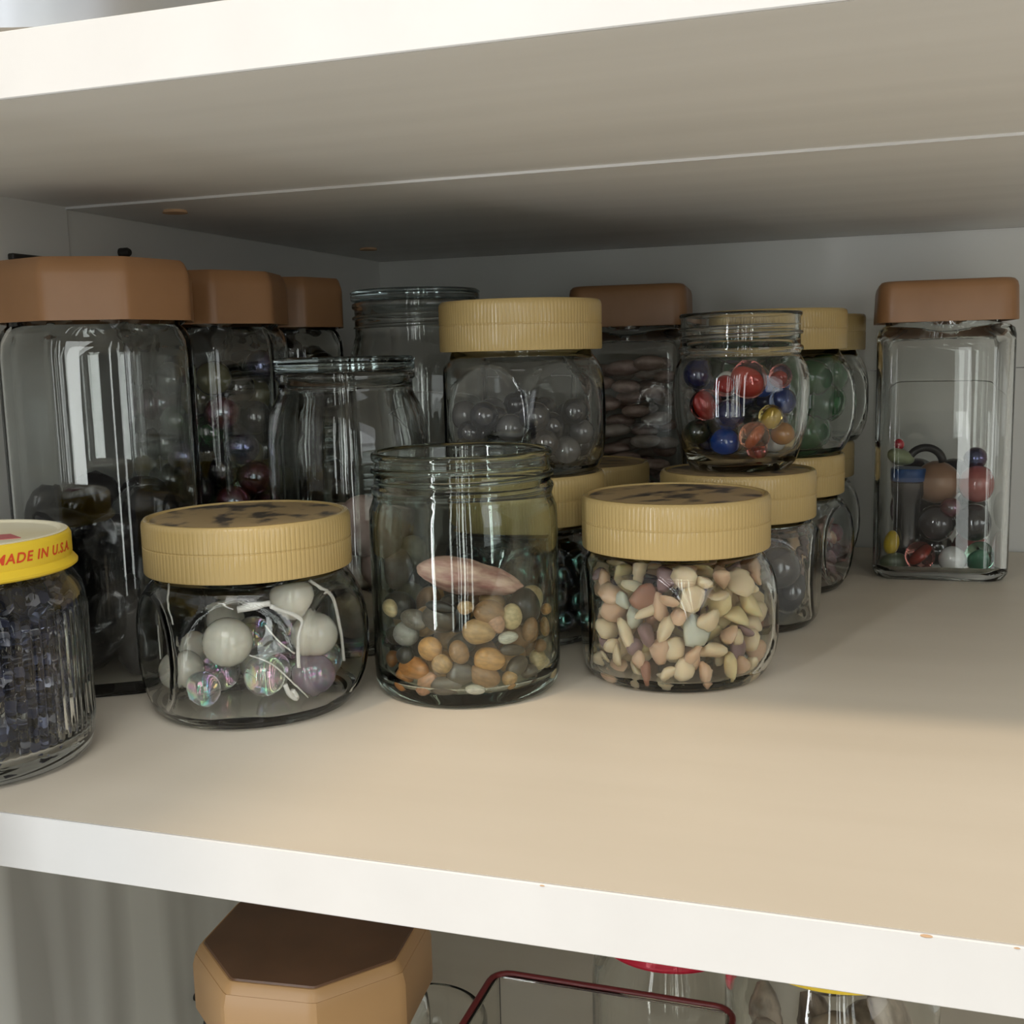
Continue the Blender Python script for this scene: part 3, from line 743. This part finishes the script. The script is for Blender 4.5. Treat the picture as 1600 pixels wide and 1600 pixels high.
def fill(root, name, base, mats, radii, Rin, z0, ztop, label, cat, group, squash=(1, 1, 1), fixed=(), spin=True):
    noun, where = label.split(' in ', 1); lay = 1.7 * sum(radii) / len(radii)
    L = root.location
    out = pack(radii, Rin, z0, fixed, ztop=ztop)
    for i, (x, y, z, r) in enumerate(out):
        m, word = mats[rnd.randrange(len(mats))]
        bs = base[rnd.randrange(len(base))] if isinstance(base, list) else base
        put(name, bs, m, (L.x + x, L.y + y, L.z + z), (r * squash[0], r * squash[1], r * squash[2]), rrot() if spin else (0, 0, rnd.uniform(0, 6)),
            placed((word + ' ' + noun).strip(), where, L.x, L.y, x, y, z - z0 - r, lay) or (word + ' ' + noun + ' behind the others in ' + where).strip(), cat, (word + ' ' + group).strip())
    return out
fill(J_10, 'dark_pearl', SPH, [('dk_pearl', 'dark grey'), ('dk_pearl', 'dark grey'), ('dk_pearl', 'dark grey'), ('silver_pearl', 'silvery')], [rnd.uniform(0.0052, 0.0066) for _ in range(60)], 0.0322, 0.0046, 0.036, 'pearl in the stacked pearl jar', 'pearl', 'pearls in the stacked jar')
fill(J_11, 'black_bead', SPH_LO, [('black_ab', '')], [rnd.uniform(0.0045, 0.006) for _ in range(90)], 0.0322, 0.0046, 0.050, 'black bead in the jar below the pearls', 'bead', 'black beads in the lower stacked jar')
fill(J_14, 'dark_marble', SPH, [('dk_marble', 'grey'), ('dk_marble', 'grey'), ('copper_marble', 'coppery')], [0.0098] * 14, 0.0345, 0.0046, 0.040, 'marble in the jar below the open one', 'marble', 'large marbles')
fill(J_15, 'green_stone', PEBS, [('green_glass', '')], [0.0085] * 34, 0.0345, 0.0046, 0.052, 'green stone in the rear stacked jar', 'stone', 'green glass stones', (1.25, 1.2, 1.2))
fill(J_16, 'rosy_chip', CHIPS, [('rosy', 'rosy'), ('chip_mauve', 'mauve'), ('chip_peach', 'peach')], [rnd.uniform(0.005, 0.0065) for _ in range(70)], 0.0345, 0.0046, 0.046, 'chip in the jar below green stones', 'chip', 'chips in the rosy jar')
p = at(-0.050, 0.4465, 66, 0.026, 0.0175)
put('red_bead', SPH, 'red_bead', p, 0.0055, (0, 0, 0), 'shiny red bead in the rearmost gold-lidded stack', 'bead')
p2 = at(-0.050, 0.4465, 66, 0.026, 0.0082)
put('dark_marble', SPH, 'dk_marble', p2, 0.0040, (0, 0, 0), 'small dark marble below the shiny red bead', 'marble')

# ---- tall octagonal jars
M['black_stone'] = plain('black_stone', (0.010, 0.010, 0.011), 0.16, 0.5)
M['grey_stone'] = plain('grey_stone', (0.045, 0.05, 0.05), 0.2, 0.5)
fill(J_2, 'black_stone', DISCS, [('black_stone', 'black')] * 3 + [('grey_stone', 'dark grey')], [rnd.uniform(0.0078, 0.0098) for _ in range(120)], 0.0338, 0.0052, 0.081, 'stone in the nearest tall jar', 'stone', 'polished stones in the tall jar', (1.12, 1.12, 1.6))
M['mb_black'] = plain('marble_black', (0.008, 0.009, 0.012), 0.07, 0.8, coat=0.8)
M['mb_blue'] = plain('marble_steel_blue', (0.025, 0.04, 0.07), 0.10, 0.9, coat=0.8, film=300)
M['mb_olive'] = plain('marble_olive', (0.16, 0.15, 0.07), 0.12, 0.8, coat=0.8)
M['mb_green'] = plain('marble_green', (0.01, 0.07, 0.015), 0.08, 0.8, coat=0.8)
M['mb_red'] = plain('marble_dark_red', (0.09, 0.02, 0.01), 0.10, 0.8, coat=0.8, film=450)
fill(J_3, 'shiny_marble', SPH, [('mb_black', 'black'), ('mb_black', 'black'), ('mb_blue', 'steel-blue'), ('mb_olive', 'olive'), ('mb_green', 'deep green'), ('mb_red', 'dark red')], [0.0078] * 180, 0.0320, 0.0052, 0.134, 'marble in the middle tall jar', 'marble', 'shiny marbles in the tall jar')
fill(J_4, 'dark_bead', SPH_LO, [('mb_black', '')], [0.0086] * 110, 0.0285, 0.0052, 0.1395, 'dark bead in the corner tall jar', 'bead', 'dark beads in the corner jar')

# ---- pale stones in the clear jar
M['pale_stone'] = mottled('pale_stone', lin((176, 160, 140)), lin((226, 212, 190)), 1.5, 0.4, lo=0.3, hi=0.7)
M['pale_pink'] = mottled('pale_pink_stone', lin((178, 150, 140)), lin((216, 194, 186)), 1.5, 0.4, lo=0.3, hi=0.7)
fill(J_6, 'pale_stone', PEBS, [('pale_stone', 'cream'), ('pale_stone', 'cream'), ('pale_pink', 'pale pink')], [rnd.uniform(0.0095, 0.0125) for _ in range(24)], 0.0322, 0.0050, 0.072, 'stone in the flat-lidded clear jar', 'stone', 'pale stones in the clear jar', (1.1, 0.95, 0.9))

# ---- shells in the rear jar
M['shell'] = mottled('pink_shell', lin((186, 156, 146)), lin((232, 210, 200)), 1.2, 0.4, (1, 1, 3), lo=0.3, hi=0.7)
M['shell_w'] = mottled('white_shell', lin((210, 196, 186)), lin((240, 230, 222)), 1.2, 0.4, (1, 1, 3), lo=0.3, hi=0.7)
fill(J_19, 'shell', DISCS, [('shell', 'pink'), ('shell', 'pink'), ('shell_w', 'whitish')], [rnd.uniform(0.0075, 0.0095) for _ in range(120)], 0.0312, 0.0052, 0.132, 'shell in the tall back-wall jar', 'shell', 'shells in the tall rear jar', (1.0, 1.0, 1.25), spin=False)

# ---- colourful marbles of the open marble jar: clear marble with a coloured core
MC = {'cr': ((0.60, 0.10, 0.06), 'clear marble with red core'), 'r': ((0.55, 0.06, 0.05), 'red marble'), 'o': ((0.75, 0.26, 0.05), 'orange marble'), 'cb': ((0.05, 0.12, 0.35), 'clear marble with blue core'), 'n': ((0.012, 0.015, 0.07), 'navy marble'),
      'y': ((0.65, 0.50, 0.05), 'yellow marble'), 'b': ((0.01, 0.05, 0.25), 'blue marble'), 'k': ((0.012, 0.025, 0.015), 'green-black marble'), 'a': ((0.40, 0.18, 0.05), 'amber marble'), 'w': ((0.70, 0.70, 0.68), 'white marble')}
for k, (c, n) in MC.items():
    M['mm_' + k] = plain('marble_' + k, c, 0.10, 0.6, coat=0.7)
    M['mg_' + k] = glass('marble_glass_' + k, tuple(0.55 + 0.45 * min(1, x * 1.3) for x in c), 1.5)
VANE = ico('core', 3, 1, 0.5, 5, (0.62, 0.25, 0.62))
def marble(k, p, r, label, group):
    if k in ('cr', 'r', 'o', 'cb', 'y'):
        o = put('marble', SPH, 'mg_' + k, p, r, rrot(), label, 'marble', group)
        c = bpy.data.objects.new('core', variant(VANE, 'core', 'mm_' + k)); COL.objects.link(c)
        c.parent = o; c['label'] = 'coloured swirl inside the marble'
    else:
        o = put('marble', SPH, 'mm_' + k, p, r, rrot(), label, 'marble', group)
    return o
MT = [(11.3, 112.8, 8.2, 'cr', 'largest clear marble with red core, on top in the open marble jar'), (-52.2, 102.0, 7.3, 'r', 'large red marble at the side of the open marble jar'), (18.4, 88.0, 6.8, 'o', 'orange marble low at the front of the open marble jar'),
      (72, 102.9, 6.2, 'cb', 'clear marble with blue core beside the yellow one'), (56.3, 113.9, 5.1, 'r', 'smaller red marble near the neck of the open marble jar'), (-70, 114.9, 6.0, 'n', 'navy marble near the neck of the open marble jar'),
      (40, 96.5, 5.5, 'y', 'yellow marble in the middle of the open marble jar'), (-13.7, 98.0, 6.8, 'n', 'large navy marble in the middle of the open marble jar'), (-25, 85.0, 7.0, 'b', 'blue marble at the bottom of the open marble jar'),
      (-72, 89.1, 6.0, 'k', 'green-black marble low in the open marble jar'), (66.0, 88.2, 5.5, 'a', 'amber marble low in the open marble jar'), (24.6, 81.0, 4.6, 'r', 'little red marble at the bottom of the open marble jar'), (-17.7, 110.6, 4.8, 'r', 'red marble between navy marble and the clear one')]
fx = []
for al, z, r, k, lab in MT:
    z *= 0.001; r *= 0.001
    zl = z - MZ
    Ri = 0.0262 if zl > 0.014 else 0.0225
    p = at(MX, MY, al, Ri - r, z)
    marble(k, p, r, lab, 'marbles in the open marble jar'); fx.append((p.x - MX, p.y - MY, p.z - MZ, r))
for x, y, z, r in pack([0.0056] * 34, 0.0240, 0.0044, fx, ztop=0.048):
    k = rnd.choice('nbkaw')
    put('marble', SPH, 'mm_' + k, (MX + x, MY + y, MZ + z), r, rrot(), MC[k][1] + ' at the rear of the open marble jar', 'marble', MC[k][1] + 's at the rear of the open jar')

# ---- toys and marbles of the lone square jar
RX, RY = 0.0315, 0.420
def loc_r(dx, depth, z):
    """dx sideways, depth towards the viewer"""
    return Vector((RX + dx, RY - depth, z))
marble('cr', loc_r(-0.009, 0.021, 0.0130), 0.0080, 'clear pinkish marble at the bottom of the lone square jar', 'marbles in the square jar')
marble('w', loc_r(0.0075, 0.022, 0.0118), 0.0072, 'milky white marble at the bottom of the lone square jar', 'marbles in the square jar')
M['mg_q'] = glass('marble_glass_aqua', (0.72, 0.92, 0.82), 1.5); M['mm_q'] = plain('marble_aqua', (0.12, 0.30, 0.22), 0.1, 0.6)
o = put('marble', SPH, 'mg_q', loc_r(0.0218, 0.019, 0.0134), 0.0082, rrot(), 'clear aqua marble at the bottom corner of the lone square jar', 'marble', 'marbles in the square jar')
c = bpy.data.objects.new('core', variant(VANE, 'core', 'mm_q')); COL.objects.link(c); c.parent = o
M['jade'] = plain('dull_green', (0.10, 0.13, 0.08), 0.3)
M['yel_bead'] = plain('yellow_bead', (0.60, 0.42, 0.02), 0.3)
M['peach_s'] = plain('peach_stone', (0.30, 0.17, 0.10), 0.35)
M['pink_m'] = plain('pink_marble', (0.36, 0.10, 0.09), 0.12, 0.6, coat=0.6)
M['blue_cap'] = plain('blue_cap', (0.01, 0.06, 0.20), 0.3)
M['pale_green'] = plain('pale_green_bit', (0.28, 0.32, 0.18), 0.4)
M['greymb'] = plain('grey_marble', (0.05, 0.045, 0.05), 0.12, 0.6, coat=0.6)
put('yellow_bead', ico('yellow_bead', 3, 1, 0.1, 3, (0.8, 0.8, 1.15)), 'yel_bead', loc_r(-0.0245, 0.020, 0.0195), 0.0056, (0, 0.1, 0), 'yellow egg shaped bead at the left bottom of the lone square jar', 'bead')
put('green_stone', PEBS[1], 'jade', loc_r(-0.0225, 0.020, 0.0095), (0.008, 0.006, 0.0045), (0, 0, 0.3), 'dull green stone under the yellow egg shaped bead', 'stone')
vial = thing('dark_vial', loc_r(-0.0165, 0.012, 0.0160), 'small dark vial with a blue cap inside the lone square jar', 'vial')
link('vial_body', revolve('vial_body', [(0, 0), (0.0065, 0), (0.0075, 0.001), (0.0075, 0.026), (0.0095, 0.030), (0.0100, 0.036), (0.0095, 0.0365), (0, 0.0365)], 32), 'mb_black', vial, None, None, True, 40)
link('cap', revolve('cap', [(0, 0.0366), (0.0100, 0.0366), (0.0104, 0.0372), (0.0104, 0.0425), (0.0098, 0.0435), (0, 0.0436)], 32), 'blue_cap', vial, None, None, True, 40)
put('dark_marble', SPH, 'greymb', loc_r(-0.0165, 0.012, 0.0110), 0.0050, (0, 0, 0), 'small grey marble under the dark vial', 'marble')
put('pale_green_stone', PEBS[2], 'pale_green', loc_r(-0.0215, 0.012, 0.0648), (0.0085, 0.006, 0.005), (0, 0.3, 0.2), 'pale green stone lying on the blue cap', 'stone')
put('red_bead', SPH, 'red_bead', loc_r(-0.0215, 0.010, 0.0725), 0.0034, (0, 0, 0), 'small red bead on the pale green stone of the lone square jar', 'bead')
cur = [(-0.008 + 0.009 * math.cos(t), 0.0, 0.009 * math.sin(t)) for t in np.linspace(0.1, PI - 0.2, 14)]
tag(link('black_ring_piece', tube_mesh('black_ring_piece', cur, 0.0022, 10), 'black', None, loc_r(0.0008, 0.013, 0.0620), None, True), 'curved black piece beside the pale green stone', 'ring')
big = [(-0.001, 0.008, 0.051, 0.0105, 'peach_s', 'large peach stone in the middle of the lone square jar'), (0.0195, 0.014, 0.0515, 0.0100, 'pink_m', 'large pink marble high in the lone square jar'), (0.0185, 0.010, 0.0650, 0.0062, 'mb_blue', 'steel-blue marble above the large pink one'),
       (-0.001, 0.013, 0.0300, 0.0100, 'greymb', 'large grey marble below the peach stone'), (0.0185, 0.014, 0.0310, 0.0100, 'dk_marble', 'large charcoal marble above the aqua one'), (0.006, 0.018, 0.0390, 0.0055, 'mb_red', 'small dark red marble between the large grey ones')]
for dx, dp, z, r, m, lab in big:
    put('marble' if 'marble' in lab else 'peach_stone', SPH if 'marble' in lab else PEBS[3], m, loc_r(dx, dp, z), r, rrot(), lab, 'marble' if 'marble' in lab else 'stone')
for i, (dx, dp, z, m) in enumerate([(-0.019, -0.016, 0.015, 'greymb'), (0.0, -0.016, 0.015, 'dk_marble'), (0.019, -0.016, 0.015, 'pink_m'), (-0.019, -0.016, 0.035, 'mb_red'), (0.0, -0.016, 0.035, 'greymb'), (0.019, -0.016, 0.035, 'mb_black'), (-0.010, -0.014, 0.053, 'mb_black'), (0.009, -0.014, 0.053, 'greymb')]):
    put('marble', SPH, m, loc_r(dx, dp, z), 0.0098, rrot(), 'large dull marble at the rear of the lone square jar', 'marble', 'rear marbles of the square jar')

# ---- blue filling of the ribbed jar (tiny sequins nobody could count)
def sequins():
    g = random.Random(5); verts = []; faces = []; mats = []
    for i in range(2600):
        t = g.uniform(0, 2 * PI); rr = 0.0325 * math.sqrt(g.uniform(0.42, 1)); z = g.uniform(0.0066, 0.056)
        if z > 0.052: rr = min(rr, 0.029)
        rr = min(rr, 0.0305)
        c = Vector((rr * math.cos(t), rr * math.sin(t), z))
        R = Euler((g.uniform(-1.2, 1.2), g.uniform(-1.2, 1.2), g.uniform(0, 6))).to_matrix()
        s = g.uniform(0.0015, 0.0022); b = len(verts)
        ring = [(s * math.cos(k * PI / 3), s * math.sin(k * PI / 3)) for k in range(6)]
        for zz in (-0.00018, 0.00018):
            for x, y in ring: verts.append(tuple(c + R @ Vector((x, y, zz))))
        fs = [tuple(b + k for k in range(6))[::-1], tuple(b + 6 + k for k in range(6))] + [(b + k, b + (k + 1) % 6, b + 6 + (k + 1) % 6, b + 6 + k) for k in range(6)]
        faces += fs; mats += [g.choice((0, 0, 0, 1, 2))] * len(fs)
    me = bpy.data.meshes.new('blue_sequins'); me.from_pydata(verts, [], faces)
    for m in ('seq_blue', 'seq_dark', 'seq_lilac'): me.materials.append(M[m])
    me.polygons.foreach_set('material_index', mats)
    return me
M['seq_blue'] = plain('sequin_blue', (0.06, 0.072, 0.14), 0.22, 0.8, metal=0.3)
M['seq_dark'] = plain('sequin_dark', (0.02, 0.025, 0.05), 0.25, 0.8, metal=0.3)
M['seq_lilac'] = plain('sequin_lilac', (0.24, 0.25, 0.31), 0.2, 0.8, metal=0.3)
tag(link('blue_sequins', sequins(), None, None, (YX, YY, 0)), 'dark blue sequins filling the ribbed jar with yellow lid', 'sequins', kind='stuff')

# ------------------------------------------------------------------ lower shelf
def low_oct():
    x, y, R = -0.191, 0.093, 0.0425
    ph = ph8(x, y, -1)
    root = tall_oct(x, y, ZB, R, ph, 'large jar with brown octagonal lid on the shelf below', lidz=0.148, H=0.172, mat='tan', group='lower shelf jars')
    lid = [c for c in root.children if c.name.startswith('lid')][0]
    lid['label'] = 'brown octagonal lid with bevelled top edge'
    a = R * math.cos(PI / 8)
    sk = [(R + 0.0004, 0.0, a + 0.0004), (R + 0.0004, 0.0165, a + 0.0004), (R * 0.985, 0.0205, a * 0.982), (R * 0.975, 0.0205, a * 0.972), (R - 0.0004, 0.0160, a - 0.0006), (R - 0.0004, 0.0, a - 0.0004)]
    link('lid_skirt', revolve('lid_skirt', sk, 160, poly_shape(8, ph, 0.0006)), 'tan', lid, None, None, True, 28)
    link('lid_top', revolve('lid_top', [(0, 0.0246), (R * 0.905, 0.0246, a * 0.90), (R * 0.915, 0.0240, a * 0.91), (R * 0.915, 0.0238, a * 0.91), (0, 0.0238)], 160, poly_shape(8, ph, 0.0006)), 'shadedbrown', lid, None, None, True, 28)['label'] = 'flat brown lid top with shade painted in'
    return root
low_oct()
# clear box with dark red rim
bx = thing('clear_box', (-0.0835, 0.050, ZB), 'clear plastic box with a dark red rim on the lower shelf', 'box')
hx, hy, hb = 0.0415, 0.054, 0.160
bm = bmesh.new()
def quadbox(bm, lo, hi):
    r = bmesh.ops.create_cube(bm, size=1)
    for v in r['verts']:
        v.co = Vector(((v.co[i] + 0.5) * (hi[i] - lo[i]) + lo[i]) for i in range(3))
for nm, lo, hi in (('side_wall', (-hx, -hy, 0.002), (-hx + 0.0015, hy, hb)), ('side_wall', (hx - 0.0015, -hy, 0.002), (hx, hy, hb)), ('side_wall', (-hx + 0.0015, hy - 0.0015, 0.002), (hx - 0.0015, hy, hb)), ('side_wall', (-hx + 0.0015, -hy, 0.002), (hx - 0.0015, -hy + 0.0015, hb)), ('bottom', (-hx, -hy, 0), (hx, hy, 0.002))):
    link(nm, box_mesh(nm, lo, hi), 'clear_plastic', bx)
rc = 0.006; loop = []
for cx_, cy_, a0 in ((hx - rc, hy - rc, 0), (-hx + rc, hy - rc, PI / 2), (-hx + rc, -hy + rc, PI), (hx - rc, -hy + rc, 1.5 * PI)):
    for k in range(6):
        t = a0 + k * PI / 10
        loop.append((cx_ + (rc + 0.0006) * math.cos(t), cy_ + (rc + 0.0006) * math.sin(t), hb))
link('rim', tube_mesh('rim', loop, 0.0011, 8, True), 'redrim', bx, None, None, True)['label'] = 'dark red rim'
link('lid_sheet', box_mesh('lid_sheet', (-hx + 0.001, -hy + 0.001, hb - 0.0012), (hx - 0.001, hy - 0.001, hb - 0.0004)), 'clear_plastic', bx)
# jars with red and yellow lids
def low_jar(name, x, y, R, lidR, zl, lh, mat, label, thick=True):
    H = zl - ZB
    root = thing(name, (x, y, ZB), label, 'jar', 'lower shelf jars')
    o = [(0, 0.002), (R * 0.85, 0.0008), (R * 0.93, 0), (R, 0.005), (R, 0.05), (R, H - 0.016), (R * 0.97, H - 0.009), (lidR * 0.94, H - 0.003), (lidR * 0.92, H), (lidR * 0.92, H + lh - 0.003)]
    i = [(lidR * 0.84, H + lh - 0.003), (lidR * 0.84, H - 0.003), (R * 0.90, H - 0.012), (R - 0.0024, H - 0.02), (R - 0.0024, 0.05), (R - 0.0024, 0.009), (R * 0.86, 0.005), (0, 0.0045)]
    link('glass_body', revolve('glass_body', o + i, 96), 'glass', root, None, None, True, 60)
    lp = [(0, lh - 0.0018), (lidR - 0.0014, lh - 0.0018), (lidR - 0.0012, 0.0), (lidR + 0.0003, 0.0), (lidR + 0.0006, 0.0009), (lidR, 0.0018), (lidR, lh - 0.0018), (lidR - 0.0008, lh - 0.0004), (lidR - 0.003, lh), (0, lh - 0.0002)]
    link('lid', revolve('lid', lp, 96), mat, root, (0, 0, H), None, True, 40)
    return root
JL_R = low_jar('red_lid_jar', -0.0745, 0.168, 0.031, 0.0285, -0.102, 0.014, 'redlid', 'small jar with bright red lid behind the clear box')
JL_Y = low_jar('yellow_lid_jar', -0.012, 0.1255, 0.0352, 0.0330, -0.072, 0.012, 'yellow', 'jar with yellow lid and pale shells on the lower shelf')
M['palesh'] = mottled('pale_shell_piece', lin((150, 136, 118)), lin((214, 200, 182)), 1.2, 0.4, (1, 1, 3), lo=0.35, hi=0.6)
fill(JL_Y, 'pale_shell', DISCS, [('palesh', '')], [rnd.uniform(0.009, 0.0115) for _ in range(90)], 0.0322, 0.005, 0.165, 'pale shell in the lower yellow-lidded jar', 'shell', 'shells in the lower yellow-lidded jar', (1, 1, 1.3))
# faceted tumbler behind the octagonal jar
tb = [(0, 0.004), (0.018, 0.003), (0.021, 0.0), (0.0225, 0.002, 0.0222), (0.0250, 0.045, 0.0245), (0.0262, 0.082, 0.0256), (0.0265, 0.085), (0.0265, 0.0925), (0.0258, 0.094), (0.0250, 0.0935), (0.0250, 0.085), (0.0232, 0.045), (0.0210, 0.010), (0, 0.009)]
o = link('glass_tumbler', revolve('glass_tumbler', tb, 120, poly_shape(10, 0.2, 0.0003)), 'glass', None, (-0.182, 0.168, ZB), None, True, 40)
tag(o, 'faceted clear glass tumbler behind the octagonal lid', 'tumbler')
# screw hole cap on the lower side wall
o = link('shelf_peg', revolve('shelf_peg', [(0, 0), (0.0022, 0), (0.0022, 0.006), (0.0015, 0.0075), (0, 0.0078)], 16), 'black', None, (XL, 0.222, -0.205), (0, PI / 2, 0), True, 40)
tag(o, 'small dark shelf peg in the lower side wall beside the octagonal jar', 'peg', 'shelf pegs in the side wall')

# ------------------------------------------------------------------ steel tray on the upper shelf
zt = G + T + 0.0004
tr = thing('steel_tray', (-0.285, 0.125, zt), 'brushed steel tray standing at the front of the upper shelf', 'tray')
def rrect(hx, hy, rc, z, n=8):
    out = []
    for cx_, cy_, a0 in ((hx - rc, hy - rc, 0), (-hx + rc, hy - rc, PI / 2), (-hx + rc, -hy + rc, PI), (hx - rc, -hy + rc, 1.5 * PI)):
        for k in range(n):
            t = a0 + k * PI / 2 / (n - 1); out.append((cx_ + rc * math.cos(t), cy_ + rc * math.sin(t), z))
    return out
rings = [rrect(0.085 * 1.0, 0.112, 0.030, 0.0), rrect(0.090, 0.117, 0.034, 0.004), rrect(0.097, 0.1235, 0.038, 0.045), rrect(0.099, 0.1245, 0.039, 0.046), rrect(0.096, 0.1225, 0.037, 0.045), rrect(0.089, 0.116, 0.033, 0.005), rrect(0.084, 0.111, 0.029, 0.0015)]
vs, fs = [], []
n = len(rings[0])
for r_ in rings: vs += r_
for i in range(len(rings) - 1):
    for k in range(n): fs.append((i * n + k, i * n + (k + 1) % n, (i + 1) * n + (k + 1) % n, (i + 1) * n + k))
fs.append(tuple(range(n))[::-1]); fs.append(tuple((len(rings) - 1) * n + k for k in range(n)))
me = bpy.data.meshes.new('tray_body'); me.from_pydata(vs, [], fs)
link('tray_body', me, 'steel', tr, None, None, True, 40)
link('tray_rim', tube_mesh('tray_rim', rrect(0.0985, 0.1245, 0.039, 0.0466), 0.0016, 8, True), 'steel', tr, None, None, True)
